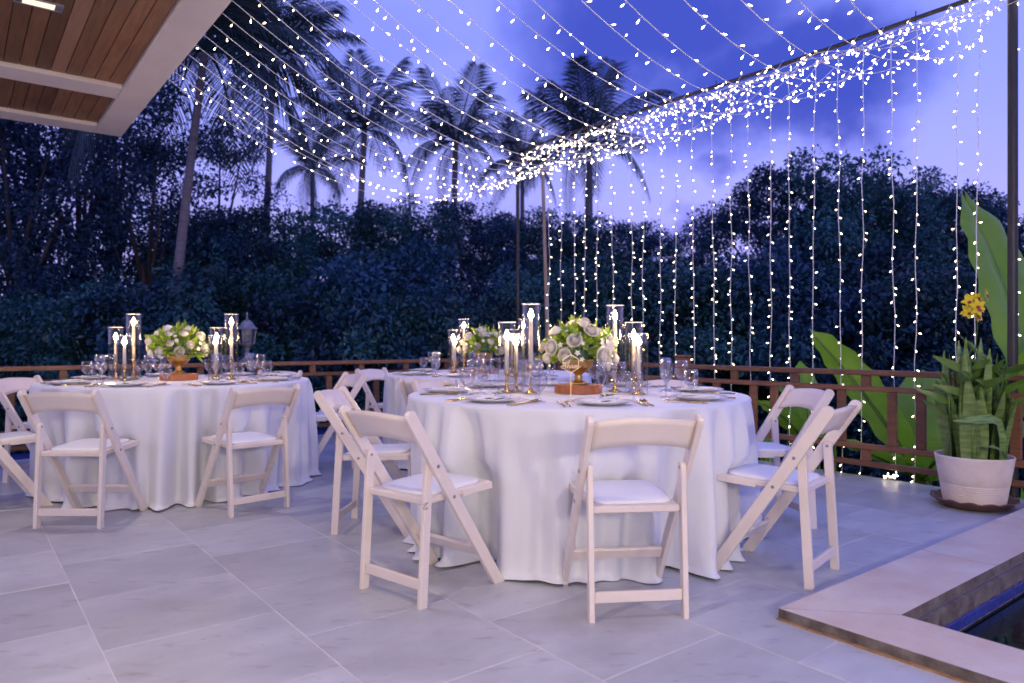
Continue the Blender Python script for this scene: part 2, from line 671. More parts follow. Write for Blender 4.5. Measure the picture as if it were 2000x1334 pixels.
GAP = 0.0022
for k in range(-4, 10):
    v0, v1 = 0.4 + .6 * k, 1.0 + .6 * k
    off = 3.394 if k % 2 == 0 else 3.088
    for j in range(-8, 9):
        u0, u1 = off + .6 * j, off + .6 * j + .6
        if u1 > DU:
            u1 = DU - .002
        lo = IU if v0 > 2.7 else -1.6
        u0c = max(u0, lo)
        v1c = min(v1, DV - .002, 99) if v0 > 2.7 else v1
        if v0 <= 2.7 < v1 and u0 < IU:
            v1c = min(v1c, IV - .003)
        if u1 - u0c < .04 or v1c - v0 < .04:
            continue
        tile(u0c + GAP, u1 - GAP, v0 + GAP, v1c - GAP, floor, z1=R.uniform(-.0006, .0006))

# pool coping: mitred stones on a raised edge
cop = struct(bpy.data.objects.new('pool_edge', None))
COL.objects.link(cop)
cop.rotation_euler = (0, 0, DECK_ROT)
ZT = 0.042


def prism(poly, z0, z1, mats, name, parent):
    """poly in (v,u), top gets material 0, sides 1."""
    n = len(poly)
    mm = MB()
    vs = [(a, b, z0) for a, b in poly] + [(a, b, z1) for a, b in poly]
    mm.add(vs, [tuple(range(n, 2 * n))], 0)
    mm.add(vs, [(i, (i + 1) % n, n + (i + 1) % n, n + i) for i in range(n)] + [tuple(range(n - 1, -1, -1))], 1)
    return mm.build(name, mats, parent)


vv = [PV, PV + 1.25, PV + 2.35, DV]
for a, b in zip(vv[:-1], vv[1:]):
    a2, b2 = a + .0015, b - .0015
    poly = [(a2, PU), (a2 if a > PV else IV + .001, IU), (b2, IU), (b2, PU)]
    if a == PV:
        poly = [(a2, PU - .001), (IV + .001, IU), (b2, IU), (b2, PU)]
    prism(poly, 0.0015, ZT, ['coping', 'coping_side'], 'coping_stone', cop)
uu = [PU, PU - .92, PU - 2.0, -3.0]
for a, b in zip(uu[:-1], uu[1:]):
    a2, b2 = a - .0015, b + .0015
    if a == PU:
        poly = [(PV, a2 - .001), (PV, b2), (IV - .001, b2), (IV - .001, IU - .001)]
    else:
        poly = [(PV, a2), (PV, b2), (IV - .001, b2), (IV - .001, a2)]
    prism(poly, 0.0015, ZT, ['coping', 'coping_side'], 'coping_stone', cop)
# rough brown mortar seam along the foot of the coping
mm = MB()
rr = random.Random(3)
for seg in range(60):
    u = PU - seg * .06
    w = .010 + .008 * rr.random()
    mm.box(PV - w, PV + .004, u - .06, u, .0008, .004 + .003 * rr.random())
mm.build('mortar_seam', 'mortar', cop)['kind'] = 'stuff'
# pool shell
WZ = -0.10
mm = MB()
mm.box(IV - .02, DV, IU - .03, IU - .004, -.06, 0.0015)         # reddish lip beneath the stone
mm.box(IV - .004 - .02, IV - .004, -3, IU - .03, -.06, 0.0015)
mm.build('pool_lip', 'coping_side', cop)
mm = MB()
mm.box(IV - .03, DV, IU - .034, IU - .010, -1.2, -.0615)
mm.box(IV - .03, IV - .012, -3, IU - .034, -1.2, -.0615)
mm.build('pool_wall', 'pool_wall', cop)
tm = MB().box(-.071, .071, -.006, .006, -.022, .022, 0, None, .002).mesh('pool_tile', 'pool_tile')
for i in range(18):
    o = place('pool_tile', tm, cop, (IV + .075 + i * .146, IU - .037, -.085))
pf = MB().box(IV, DV + 2, -3.2, IU, -1.22, -1.2).build('pool_floor', 'pool_floor', cop)
pw = MB().add([(IV - .005, -3, 0), (DV + .2, -3, 0), (DV + .2, IU - .03, 0), (IV - .005, IU - .03, 0)], [(0, 1, 2, 3)]).build('pool_water', 'pool_water')
pw.rotation_euler = (0, 0, DECK_ROT)
pw.location = (0, 0, WZ - .02)
struct(pw)

# glossy blue kerb outside the garden-side railing
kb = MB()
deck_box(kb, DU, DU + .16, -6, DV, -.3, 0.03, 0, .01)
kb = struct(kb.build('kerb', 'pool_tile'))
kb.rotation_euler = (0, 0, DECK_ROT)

# ------------------------------------------------------------------ the villa roof: plastered frame, recessed timber soffit, downlights
RZ0 = 2.90
RU, RV = 7.254, 1.188
roof = thing('villa_roof', 'overhanging villa roof with timber plank soffit and plastered white border', 'roof', (0, 0, 0), DECK_ROT)
fr = MB()
BW = .22
UF, VF = -5.5, -5.0
deck_box(fr, UF, RU, RV - BW, RV, RZ0, RZ0 + .5, 0, .006)
deck_box(fr, RU - .24, RU, VF, RV - BW, RZ0, RZ0 + .5, 0, .006)
fr.build('border', 'plaster', roof)
UB = [7.015]
beams = [(5.864, 6.143), (3.0, 3.28), (0.14, .42), (-2.7, -2.42)]
for a, b in beams:
    x = MB()
    deck_box(x, a, b, VF, RV - BW, RZ0 + .002, RZ0 + .45, 0, .006)
    x.build('beam', 'plaster', roof)
bk = MB()
deck_box(bk, UF, RU - .02, VF, RV - .02, RZ0 + .50, RZ0 + .62)
bk.build('deck_slab', 'plaster', roof)
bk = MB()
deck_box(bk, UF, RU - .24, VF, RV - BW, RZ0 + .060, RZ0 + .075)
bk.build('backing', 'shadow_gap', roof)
bounds = [(6.143, 7.014), (3.28, 5.864), (.42, 3.0), (-2.42, .14)]
PWD = .0885
pl_cache = {}
for bi, (a, b) in enumerate(bounds):
    n = 20 if bi < 2 else 14
    for i in range(n):
        v1 = RV - BW - .002 - i * PWD
        ln = b - a
        key = (round(ln, 3), i == 4 and bi == 1)
        if key not in pl_cache:
            pl_cache[key] = MB().box(-(PWD - .004) / 2, (PWD - .004) / 2, -ln / 2 + .001, ln / 2 - .001, 0, .018, 0, None, .002).mesh(
                'plank', 'soffit_wood_pale' if key[1] else 'soffit_wood')
        place('plank', pl_cache[key], roof, (v1 - PWD / 2, (a + b) / 2, RZ0 + .030 + R.uniform(-.001, .001)))
    last = RV - BW - n * PWD
    x = MB()
    deck_box(x, a + .002, b - .002, VF, last - .004, RZ0 + .032, RZ0 + .046)
    x.build('soffit_panel', 'soffit_wood', roof)

# recessed downlights in the soffit
dl_proto = None


def downlight(u, v, label):
    t = thing('downlight', label, 'ceiling lamp', P(u, v, RZ0 + .0285), DECK_ROT, 'downlights recessed in the soffit')
    m = MB()
    for (x0, x1, y0, y1) in ((-.115, .115, .040, .058), (-.115, .115, -.058, -.040), (-.115, -.075, -.040, .040), (.075, .115, -.040, .040)):
        m.box(x0, x1, y0, y1, -.006, 0.0005, 0, None, .002)
    m.build('frame', 'fixture_metal', t)
    MB().box(-.075, .075, -.040, .040, -.003, -.001).build('diffuser', 'lamp_panel', t)
    for s in (-1, 1):
        MB().lathe([(.007, -.0085), (.007, -.006)], 10).build('screw', 'steel', t, loc=(s * .095, 0, 0))
    la = bpy.data.lights.new('downlight_lamp', 'AREA')
    la.shape = 'RECTANGLE'
    la.size, la.size_y = .15, .08
    la.energy = DOWNLIGHT_W
    la.color = (1.0, 0.82, 0.68)
    lo = bpy.data.objects.new('downlight_lamp', la)
    COL.objects.link(lo)
    lo.parent = t
    lo.location = (0, 0, -.008)
    return t


downlight(4.73, .37, 'rectangular recessed downlight in the plank soffit near its corner')
for u, v in ((1.9, .37), (1.9, -1.9), (-.8, .37), (-.8, -1.9)):
    downlight(u, v, 'rectangular recessed downlight in the soffit over the terrace entrance')

# the villa wall under the roof, with its lit globe lanterns
wall = thing('villa_wall', 'plastered villa wall under the roof, carrying the globe lanterns', 'wall', P(-3.6, -2.0, 0), DECK_ROT)
MB().box(-4, 3.1, -.12, .12, 0.0, RZ0 - .002, 0, None, .01).build('masonry', 'render_wall', wall)
MB().box(-4, 3.1, .121, .14, 0.0, .12, 0, None, .004).build('skirting', 'plaster', wall)
for v, lb in ((.75, 'lit globe lantern at the pool end of the villa wall'), (-.7, 'lit globe lantern in the middle of the villa wall'), (-2.4, 'lit globe lantern far along the villa wall')):
    t = thing('wall_lantern', lb, 'lantern', P(-3.477, v, 1.75), DECK_ROT, 'globe lanterns on the villa wall')
    MB().box(-.05, .05, 0.0, .02, -.10, .10, 0, None, .006).build('back_plate', 'dark_steel', t)
    MB().tube([(0, .02, -.05), (0, .10, -.06), (0, .16, -.02), (0, .16, .02)], .010, 8).build('bracket', 'dark_steel', t, True)
    MB().lathe([(.05, .02), (.055, .03), (.05, .04)], 16, 0, Matrix.Translation((0, .16, 0))).build('collar', 'dark_steel', t, True)
    MB().lathe([(.13 * math.sin(PI * i / 10) + .0005, .168 - .13 * math.cos(PI * i / 10)) for i in range(11)], 20, 0, Matrix.Translation((0, .16, 0)), False).build('globe', 'lantern_glow', t, True)

# ------------------------------------------------------------------ timber railings
RH = .84


def railing(name, label, length, base, rz, phase):
    t = thing(name, label, 'railing', base, rz)
    for nm, z0, z1, w in (('top_rail', RH - .042, RH, .085), ('middle_rail', .675, .715, .055), ('lower_rail', .225, .268, .055), ('bottom_rail', .095, .135, .055)):
        MB().box(-w / 2, w / 2, 0, length, z0, z1, 0, None, .006).build(nm, 'rail_wood', t)
    me_s = MB().box(-.02, .02, -.0325, .0325, 0.7155, RH - .0425, 0, None, .003).mesh('spacer', 'rail_wood')
    me_l = MB().box(-.018, .018, -.0325, .0325, .2685, .6745, 0, None, .003).mesh('baluster', 'rail_wood')
    me_b = MB().box(-.02, .02, -.0325, .0325, .1355, .2245, 0, None, .003).mesh('spacer', 'rail_wood')
    me_f = MB().box(-.03, .03, -.035, .035, 0.001, .0945, 0, None, .003).mesh('foot', 'rail_wood')
    n = int((length - phase) / .594) + 1
    for i in range(-1, n):
        y = phase + i * .594
        if .05 < y < length - .05:
            place('spacer', me_s, t, (0, y, 0))
            place('spacer', me_b, t, (0, y, 0))
        for s in (-.195, .195):
            if .05 < y + s < length - .05:
                place('baluster', me_l, t, (0, y + s, 0))
        yf = y + .297
        if .05 < yf < length - .05 and i % 2 == 0:
            place('foot', me_f, t, (0, yf, 0))
    return t


RAILV, RAILU = 5.58, 7.705
# runs along u (pool side): local y -> u
railing('wooden_railing', 'brown timber railing behind the hanging light strings beside the potted plant', RAILU - .05 - .2, P(.2, RAILV, 0), DECK_ROT, 2.53 + .167 - .2 - .594 * 4)
# runs along v (garden side): local y -> v
railing('wooden_railing', 'brown timber railing carrying the garden lantern, dark trees behind it', RAILV + 5.5, P(RAILU, -5.5, 0), DECK_ROT - PI / 2, .35)
pm = MB().box(-.055, .055, -.055, .055, 0, .93, 0, None, .008)
for (u, v, lb) in ((4.47, RAILV, 'thick square timber newel post standing taller than the pool-side railing'),
                   (RAILU, RAILV, 'square timber corner post where the two railings meet')):
    po = thing('railing_post', lb, 'post', P(u, v, 0), DECK_ROT)
    MB().box(-.055, .055, -.055, .055, .001, .905, 0, None, .006).build('shaft', 'rail_wood', po)
    MB().box(-.062, .062, -.062, .062, .906, .93, 0, None, .006).build('cap', 'rail_wood', po)


# ------------------------------------------------------------------ folding chairs
def rounded_plank(mb, a, b, w, t, side, mi=0):
    mb.beam(a, b, w, t, side, mi, .006)


def make_chair():
    t = thing('folding_chair', 'x', 'chair', (0, 0, 0), 0, 'white folding chairs around the tables')
    top, foot = (-.315, .79), (.215, .0)
    dy, dz = top[0] - foot[0], top[1] - foot[1]

    def on(z):
        return foot[0] + dy * (z - foot[1]) / dz

    L = math.hypot(dy, dz)
    ty, tz = dy / L, dz / L                    # along the post, upward
    ny, nz = tz, -ty                           # forward normal
    XO = .2075
    for s in (-1, 1):
        # long post: parallelogram foot cut flat on the floor, rounded head
        mb = MB()
        hw, hx = .026, .0115
        k = hw / (nz if abs(nz) > 1e-6 else 1)
        out = []
        # side outline in (y,z)
        f_half = hw / abs(tz)
        out.append((foot[0] - f_half, 0.0))
        out.append((foot[0] + f_half, 0.0))
        for i in range(7):
            a = PI * i / 6
            cy = top[0] - ty * hw
            cz = top[1] - tz * hw
            out.append((cy + ny * hw * math.cos(a) + ty * hw * .8 * math.sin(a), cz + nz * hw * math.cos(a) + tz * hw * .8 * math.sin(a)))
        n = len(out)
        xi, xo = s * XO - hx, s * XO + hx
        c = .0025
        cy0 = sum(p[0] for p in out) / n
        rings = []
        for x, ins in ((xi, c), (xi + c, 0), (xo - c, 0), (xo, c)):
            ring = []
            for j, (yy, zz) in enumerate(out):
                py, pz = out[j - 1]
                qy, qz = out[(j + 1) % n]
                tx, tzz = qy - py, qz - pz
                l = math.hypot(tx, tzz) or 1
                nn = (-tzz / l, tx / l)
                ring.append((x, yy + nn[0] * ins, zz + nn[1] * ins))
            rings.append(ring)
        vs = [p for r_ in rings for p in r_]
        F = []
        for q in range(3):
            for j in range(n):
                F.append((q * n + j, (q + 1) * n + j, (q + 1) * n + (j + 1) % n, q * n + (j + 1) % n))
        F.append(tuple(range(n)))
        F.append(tuple(3 * n + j for j in range(n - 1, -1, -1)))
        mb.add(vs, F)
        mb.build('back_post', 'paint', t)
        # short leg
        lg = MB()
        x = s * (XO - .0115 - .0125)
        pv = (on(.575) - .012, .575)
        ft = (-.215, 0.0)
        lw, lx = .0195, .0105
        d = Vector((0, pv[0] - ft[0], pv[1] - ft[1])).normalized()
        o2 = [(ft[0] - lw, 0), (ft[0] + lw, 0)]
        for i in range(7):
            a = PI * i / 6
            o2.append((pv[0] + lw * math.cos(a), pv[1] + lw * .9 * math.sin(a)))
        nn_ = len(o2)
        rings = []
        for xx, ins in ((x - lx, .0025), (x - lx + .0025, 0), (x + lx - .0025, 0), (x + lx, .0025)):
            cyy = (pv[0] + ft[0]) / 2
            rings.append([(xx, yy + (ins if yy < cyy else -ins) * .8, max(zz - ins * (zz > .3), 0)) for yy, zz in o2])
        vs = [p for r_ in rings for p in r_]
        F = []
        for q in range(3):
            for j in range(nn_):
                F.append((q * nn_ + j, (q + 1) * nn_ + j, (q + 1) * nn_ + (j + 1) % nn_, q * nn_ + (j + 1) % nn_))
        F.append(tuple(range(nn_)))
        F.append(tuple(3 * nn_ + j for j in range(nn_ - 1, -1, -1)))
        lg.add(vs, F)
        lg.build('leg', 'paint', t)
        # bolts
        for (by, bz) in ((on(.56), .56), (on(.425), .425)):
            bm_ = MB().lathe([(.0075, 0), (.0075, .0018), (.005, .003)], 10, 0, Matrix.Rotation(s * PI / 2, 4, 'Y'))
            bm_.build('bolt', 'steel', t, True, (s * (XO + .0113), by, bz))
        bm_ = MB().lathe([(.006, 0), (.006, .0016)], 10, 0, Matrix.Rotation(-s * PI / 2, 4, 'Y'))
        bm_.build('bolt', 'steel', t, True, (s * (XO - .0115 - .0232), pv[0], pv[1] - .004))
    # curved backrest between the posts
    def back(front):
        def fn(a, b):
            x = -.197 + .394 * a
            q = (a - .5) * 2
            arch = .012 * (1 - q * q) if True else 0
            s0 = .645 + .026 * (1 - q * q) ** .8 if abs(q) < 1 else .645
            s1 = .763 + .017 * (1 - q * q)
            z = s0 + (s1 - s0) * b
            bow = -.026 * (1 - q * q)
            y = on(z) + bow + (front * .008)
            return (x, y, z)
        return fn
    mb = MB()
    nu, nv = 14, 4
    vsf = [back(1)(i / nu, j / nv) for j in range(nv + 1) for i in range(nu + 1)]
    vsb = [back(-1)(i / nu, j / nv) for j in range(nv + 1) for i in range(nu + 1)]
    W = nu + 1
    F = []
    off = len(vsf)
    for j in range(nv):
        for i in range(nu):
            q = (j * W + i, j * W + i + 1, (j + 1) * W + i + 1, (j + 1) * W + i)
            F.append(q[::-1])
            F.append(tuple(off + k for k in q))
    for i in range(nu):
        F.append((i, i + 1, off + i + 1, off + i))
        k = nv * W
        F.append((k + i + 1, k + i, off + k + i, off + k + i + 1))
    for j in range(nv):
        F.append((j * W, off + j * W, off + (j + 1) * W, (j + 1) * W))
        k = nu
        F.append((j * W + k, (j + 1) * W + k, off + (j + 1) * W + k, off + j * W + k))
    mb.add(vsf + vsb, F)
    ob = mb.build('backrest', 'paint', t)
    ob.data.polygons.foreach_set('use_smooth', [i < 2 * nu * nv for i in range(len(F))])
    # seat: frame slightly dished rear-low, pad on top
    tilt = Matrix.Translation((0, .0, .425)) @ Matrix.Rotation(rad(2.5), 4, 'X')
    sf = MB()
    sf.box(-.172, .172, -.195, .205, -.016, .012, 0, tilt, .005)
    sf.box(-.187, -.1725, .02, .20, -.020, .011, 0, tilt, .003)
    sf.box(.1725, .187, .02, .20, -.020, .011, 0, tilt, .003)
    sf.build('seat_frame', 'paint', t)
    pd = MB()

    def rr_(r, z, n=28):
        ring = []
        for k in range(n):
            a = 2 * PI * k / n
            ca, sa = math.cos(a), math.sin(a)
            e = .32
            x = math.copysign(abs(ca) ** e, ca) * .158 * r
            y = math.copysign(abs(sa) ** e, sa) * .172 * r
            ring.append(tilt @ Vector((x, y + .004, z)))
        return ring
    rings = [rr_(1.0, .0125), rr_(1.012, .018), rr_(1.0, .0225), rr_(.94, .0265), rr_(.6, .0285), rr_(.2, .029)]
    vs = [p for r_ in rings for p in r_]
    n = 28
    F = []
    for q in range(len(rings) - 1):
        for k in range(n):
            F.append((q * n + k, q * n + (k + 1) % n, (q + 1) * n + (k + 1) % n, (q + 1) * n + k))
    F.append(tuple((len(rings) - 1) * n + k for k in range(n)))
    pd.add(vs, F)
    pd.build('seat_pad', 'pad', t, True)
    # stretchers
    st = MB()
    yy = on(.16)
    st.beam((-.1965, yy, .16), (.1965, yy, .16), .055, .018, (0, ty, tz))
    st.build('stretcher', 'paint', t)
    st = MB()
    st.beam((-.1722, -.2115, .088), (.1722, -.2115, .088), .042, .016, (0, 0, 1))
    st.build('stretcher', 'paint', t)
    return t


TABLES = [((.36, 4.035), 'the table with the hexagon number sign'),
          ((-2.50, 5.40), 'the table beneath the roof corner'),
          ((-.22, 6.60), 'the table by the two light poles')]
TR, TH = .94, .768

CHAIRS = [  # table, angle, distance, label
    (0, -128.4, 1.155, 'white folding chair with a dark scribble on its leg, at the hexagon sign table'),
    (0, -84.8, 1.09, 'white folding chair with its back square to the hexagon number sign'),
    (0, -38.7, 1.108, 'white folding chair beside the pool corner, seen from its side'),
    (0, 9.0, 1.12, 'white folding chair between the pool-side railing and the hexagon sign table'),
    (0, 57, 1.13, 'white folding chair whose backrest peeks over the hexagon sign table beside the newel post'),
    (0, 128, 1.13, 'white folding chair across the hexagon sign table, its front facing out past a plate'),
    (0, 176, 1.11, 'white folding chair in side view between two tables, tucked toward the hexagon sign table'),
    (1, -136, 1.11, 'white folding chair at the roof corner table, cut off by the picture edge'),
    (1, -91, 1.11, 'white folding chair with its back square to the roof corner table centrepiece'),
    (1, -45.5, 1.11, 'white folding chair turned three quarters at the roof corner table, hem pooled beside it'),
    (1, 36, 1.10, 'white folding chair facing the roof corner table, bare floor behind it'),
    (1, 77, 1.10, 'white folding chair between the roof corner table and the lantern railing'),
    (1, 173, 1.07, 'white folding chair facing sideways under the eaves against the railing'),
    (2, -106, 1.12, 'white folding chair at the light pole table, its back toward the hexagon sign table'),
    (2, 150, 1.10, 'white folding chair at the table by the poles, set against the garden railing'),
]
chair0 = make_chair()
first = True
for ti, ang, dist, lb in CHAIRS:
    c = chair0 if first else copy_tree(chair0)
    (cx, cy), _ = TABLES[ti]
    a = rad(ang)
    c.location = (cx + dist * math.cos(a), cy + dist * math.sin(a), 0)
    c.rotation_euler = (0, 0, a + PI / 2 + rad(R.uniform(-2, 2)))
    c['label'] = lb
    if first:
        chair_a = c
    first = False
# the scribble on one chair's leg
mb = MB()
sx = .2075 - .0115 - .0125 + .0108
pts = []
for i in range(15):
    q = i / 14
    pts.append((sx, -.205 + .012 * math.sin(q * 11), .39 + .03 * q + .007 * math.cos(q * 9)))
mb.tube(pts, .0011, 5)
mb.build('scribble', 'ink', chair_a)


# ------------------------------------------------------------------ tables and cloths
def make_table(cx, cy, lb_t, lb_c, seed, angs):
    rs = random.Random(seed)
    t = thing('banquet_table', lb_t, 'table', (cx, cy, 0))
    MB().lathe([(TR - .03, TH - .035), (TR - .022, TH - .03), (TR - .022, TH - .010), (TR - .03, TH - .006)], 64).build('tabletop', 'bark', t)
    for k in range(4):
        a = k * PI / 2 + .4
        MB().tube([(.5 * math.cos(a), .5 * math.sin(a), 0), (.5 * math.cos(a), .5 * math.sin(a), TH - .036)], .018, 8).build('leg', 'steel', t)
    # cloth
    NA = 360
    ph = [rs.uniform(0, 2 * PI) for _ in range(8)]
    amp = [rs.uniform(.6, 1) for _ in range(8)]
    fr_ = [11, 17, 23, 29, 34, 37, 7, 41]

    def fold(a, k=0.0):
        s = 0
        for i in range(8):
            s += amp[i] * math.sin(fr_[i] * a + ph[i] + .35 * math.sin(3 * a + ph[(i + 3) % 8]) + k * (.5 + .2 * i)) / (1 + .02 * fr_[i])
        s /= 2.2
        return max(-1, min(1, s))

    def push(a):
        m_ = 0
        for b in angs:
            d = (math.degrees(a) - b + 180) % 360 - 180
            m_ = max(m_, math.exp(-(d / 11.0) ** 4))
        return m_

    zs = [TH, TH - .004, TH - .014, TH - .04, TH - .09, TH - .16, TH - .25, .45, .38, .30, .22, .15, .09, .05, .028, .012, .004]
    mb = MB()
    rings = []
    for ri, rr0 in enumerate((.05, .3, .6, .85, TR - .012)):
        rings.append([(rr0 * math.cos(2 * PI * k / NA), rr0 * math.sin(2 * PI * k / NA), TH + .0003 * math.sin(ri * 3 + k * .2)) for k in range(NA)])
    for z in zs[1:]:
        q = (TH - z) / TH
        ring = []
        for k in range(NA):
            a = 2 * PI * k / NA
            f = fold(a, q * .5)
            env = min(1, max(0, (q - .02) / .75)) ** .6
            base = TR - .002 + .004 * min(1, q * 12) - .020 * q
            r_ = base - .012 * env + env * .125 * (f * 1.25 if f < 0 else f * .75)
            if z < .5:
                r_ -= push(a) * .062 * min(1, (.52 - z) / .08)
            flare = max(0, (.06 - z) / .06)
            r_ += flare ** 2 * (.03 + .035 * max(0, fold(a * 1.0 + .3, 2)))
            a2 = a + env * .014 * math.sin(13 * a + ph[1])
            zz = z
            if z < .02:
                zz = max(.003, z + .006 * (1 + math.sin(9 * a + ph[2])))
            if ri and z > TH - .02:
                r_ = TR - .012 + (.010 if z < TH - .006 else .006)
            ring.append((r_ * math.cos(a2), r_ * math.sin(a2), zz))
        rings.append(ring)
    vs = [(0, 0, TH)] + [p for r_ in rings for p in r_]
    F = [(0, 1 + k, 1 + (k + 1) % NA) for k in range(NA)]
    for i in range(len(rings) - 1):
        for k in range(NA):
            k2 = (k + 1) % NA
            F.append((1 + i * NA + k, 1 + (i + 1) * NA + k, 1 + (i + 1) * NA + k2, 1 + i * NA + k2))
    mb.add(vs, F)
    c = mb.build('tablecloth', 'cloth', None, True, (cx, cy, 0))
    tag(c, lb_c, 'tablecloth', 'floor-length white tablecloths')


make_table(.36, 4.035, 'round banquet table under white cloth bearing the hexagon number sign', 'floor-length white cloth draped over the hexagon sign table', 5,
           [c[1] for c in CHAIRS if c[0] == 0])
make_table(-2.50, 5.40, 'round banquet table under white cloth beneath the roof corner', 'floor-length white cloth on the roof corner table, hem pooled on tiles', 9,
           [c[1] for c in CHAIRS if c[0] == 1])
make_table(-.22, 6.60, 'round banquet table under white cloth by the two light poles', 'floor-length white cloth on the table by the two light poles', 14,
           [c[1] for c in CHAIRS if c[0] == 2])

# ------------------------------------------------------------------ table ware
ZC = TH + .0015


def lathe_mesh(name, prof, mt, seg=28, smooth=True, cap=True):
    return MB().lathe(prof, seg, cap=cap).mesh(name, mt, smooth)


wine_me = lathe_mesh('wine_glass', [(.033, .001), (.031, .003), (.008, .007), (.0042, .014), (.0040, .07), (.006, .088), (.020, .100), (.033, .122), (.0375, .145),
                                    (.036, .170), (.032, .192), (.0308, .192), (.0348, .170), (.0362, .145), (.0318, .1225), (.018, .102), (.001, .097)], 'glass')
goblet_me = lathe_mesh('water_goblet', [(.033, .001), (.030, .003), (.009, .008), (.0055, .016), (.006, .038), (.016, .052), (.034, .072), (.0405, .095), (.0395, .120), (.036, .142),
                                        (.0347, .142), (.0382, .120), (.0392, .095), (.0325, .0725), (.014, .054), (.001, .050)], 'glass')
flute_me = lathe_mesh('champagne_flute', [(.031, .001), (.028, .003), (.007, .007), (.0040, .014), (.0040, .060), (.008, .073), (.019, .095), (.0255, .125), (.026, .160), (.0225, .198),
                                          (.0213, .198), (.0248, .160), (.0243, .125), (.0178, .0955), (.006, .075), (.001, .072)], 'glass')


def plate_mesh():
    mb = MB()
    N_ = 48
    prof = [(.001, .0035), (.085, .0035), (.096, .005), (.118, .013), (.137, .019), (.139, .0205), (.136, .0215), (.116, .0165), (.095, .0085), (.083, .0070), (.001, .0070)]
    vs = []
    for i, (r, z) in enumerate(prof):
        for k in range(N_):
            a = 2 * PI * k / N_
            w = 1 + (.018 * math.sin(3 * a + .5) + .012 * math.sin(5 * a + 2)) * (r > .11)
            vs.append((r * w * math.cos(a), r * w * math.sin(a), z + (.002 * math.sin(2 * a) if r > .11 else 0)))
    F = [(i * N_ + k, i * N_ + (k + 1) % N_, (i + 1) * N_ + (k + 1) % N_, (i + 1) * N_ + k) for i in range(len(prof) - 1) for k in range(N_)]
    mb.add(vs, F)
    mb.lathe([(.07, .0002), (.07, .0036)], 32)
    return mb.mesh('dinner_plate', 'china', True)


plate_me = plate_mesh()


def napkin_mesh():
    mb = MB()
    for ly in range(3):
        def fn(a, b, ly=ly):
            x = (a - .5) * (.115 - ly * .012) + .004 * math.sin(b * 5 + ly)
            y = (b - .5) * (.205 - ly * .03) + .006 * ly
            z = .0095 + ly * .0062 + .0035 * math.sin(a * 6 + ly * 2) * math.sin(b * 4 + ly) + .004 * (abs(a - .5) * 2) ** 2 * (1 - ly * .3)
            return (x, y, z + .004)
        mb.grid(fn, 8, 10)
        mb.grid(lambda a, b: tuple(c - (0.0045 if i == 2 else 0) for i, c in enumerate(fn(1 - a, b))), 8, 10)
        for e in (0, 1):
            mb.grid(lambda a, b, e=e: tuple(c - (0.0045 * b if i == 2 else 0) for i, c in enumerate(fn(e, a))), 10, 1)
            mb.grid(lambda a, b, e=e: tuple(c - (0.0045 * b if i == 2 else 0) for i, c in enumerate(fn(a, e))), 8, 1)
    return mb.mesh('napkin', 'cloth_napkin', True)


napkin_me = napkin_mesh()


def leaf_surf(mb, base, direc, up, ln, wd, mi=0, curl=.2, n=5):
    """A pointed leaf with a folded midrib."""
    d = Vector(direc).normalized()
    u_ = Vector(up)
    u_ = (u_ - d * u_.dot(d))
    u_ = u_.normalized() if u_.length > 1e-5 else d.orthogonal().normalized()
    s = d.cross(u_)
    vs, F = [], []
    base = Vector(base)
    for i in range(n + 1):
        q = i / n
        w = wd * math.sin(PI * min(1, q * .92 + .04)) ** .8 * (1 - .35 * q)
        c = base + d * (ln * q) - u_ * (curl * ln * q * q)
        vs += [c + s * w + u_ * w * .22, c, c - s * w + u_ * w * .22]
    for i in range(n):
        b = i * 3
        F += [(b, b + 1, b + 4, b + 3), (b + 1, b + 2, b + 5, b + 4)]
    mb.add(vs, F, mi)


def sprig_parts(t):
    rs = random.Random(4)
    MB().tube([(0, -.05, .034), (.004, 0, .038), (0, .05, .040)], .0013, 5).build('stem', 'sprig_leaf', t)
    for i in range(5):
        mb = MB()
        s = 1 if i % 2 else -1
        leaf_surf(mb, (0, -.03 + i * .02, .037), (s * .8, .6, .35 + .3 * rs.random()), (0, 0, 1), .036, .013, 0, .2, 4)
        mb.build('leaf', 'sprig_leaf', t, True)


def cutlery_mesh(kind):
    mb = MB()
    if kind == 'knife':
        mb.box(-.0045, .0045, -.11, -.01, .0015, .0055, 0, None, .0015)
        mb.box(-.008, .007, -.01, .105, .0015, .0038, 0, None, .001)
    elif kind == 'spoon':
        mb.tube([(0, -.10, .003), (0, -.02, .004), (0, .05, .010)], [.004, .003, .003], 6)

        def fn(a, b):
            q = (a - .5) * 2
            y = .05 + .062 * b
            w = .0195 * math.sin(PI * min(1, b * .94 + .03)) ** .6
            return (q * w, y, .004 + .009 * q * q + .006 * (2 * b - 1) ** 2)
        mb.grid(fn, 6, 8)
        mb.grid(lambda a, b: tuple(c - (.0012 if i == 2 else 0) for i, c in enumerate(fn(1 - a, b))), 6, 8)
    else:
        mb.tube([(0, -.10, .003), (0, -.02, .004), (0, .045, .010)], [.004, .003, .003], 6)
        mb.box(-.011, .011, .045, .062, .008, .0105, 0, None, .001)
        for x in (-.009, -.003, .003, .009):
            mb.tube([(x, .06, .0093), (x, .085, .007), (x, .108, .009)], [.0018, .0016, .0008], 5)
    return mb.mesh(kind, 'gold', kind != 'knife')


cut = {k: cutlery_mesh(k) for k in ('knife', 'spoon', 'fork')}
sprig0 = thing('leaf_sprig', 'x', 'sprig')
sprig_parts(sprig0)

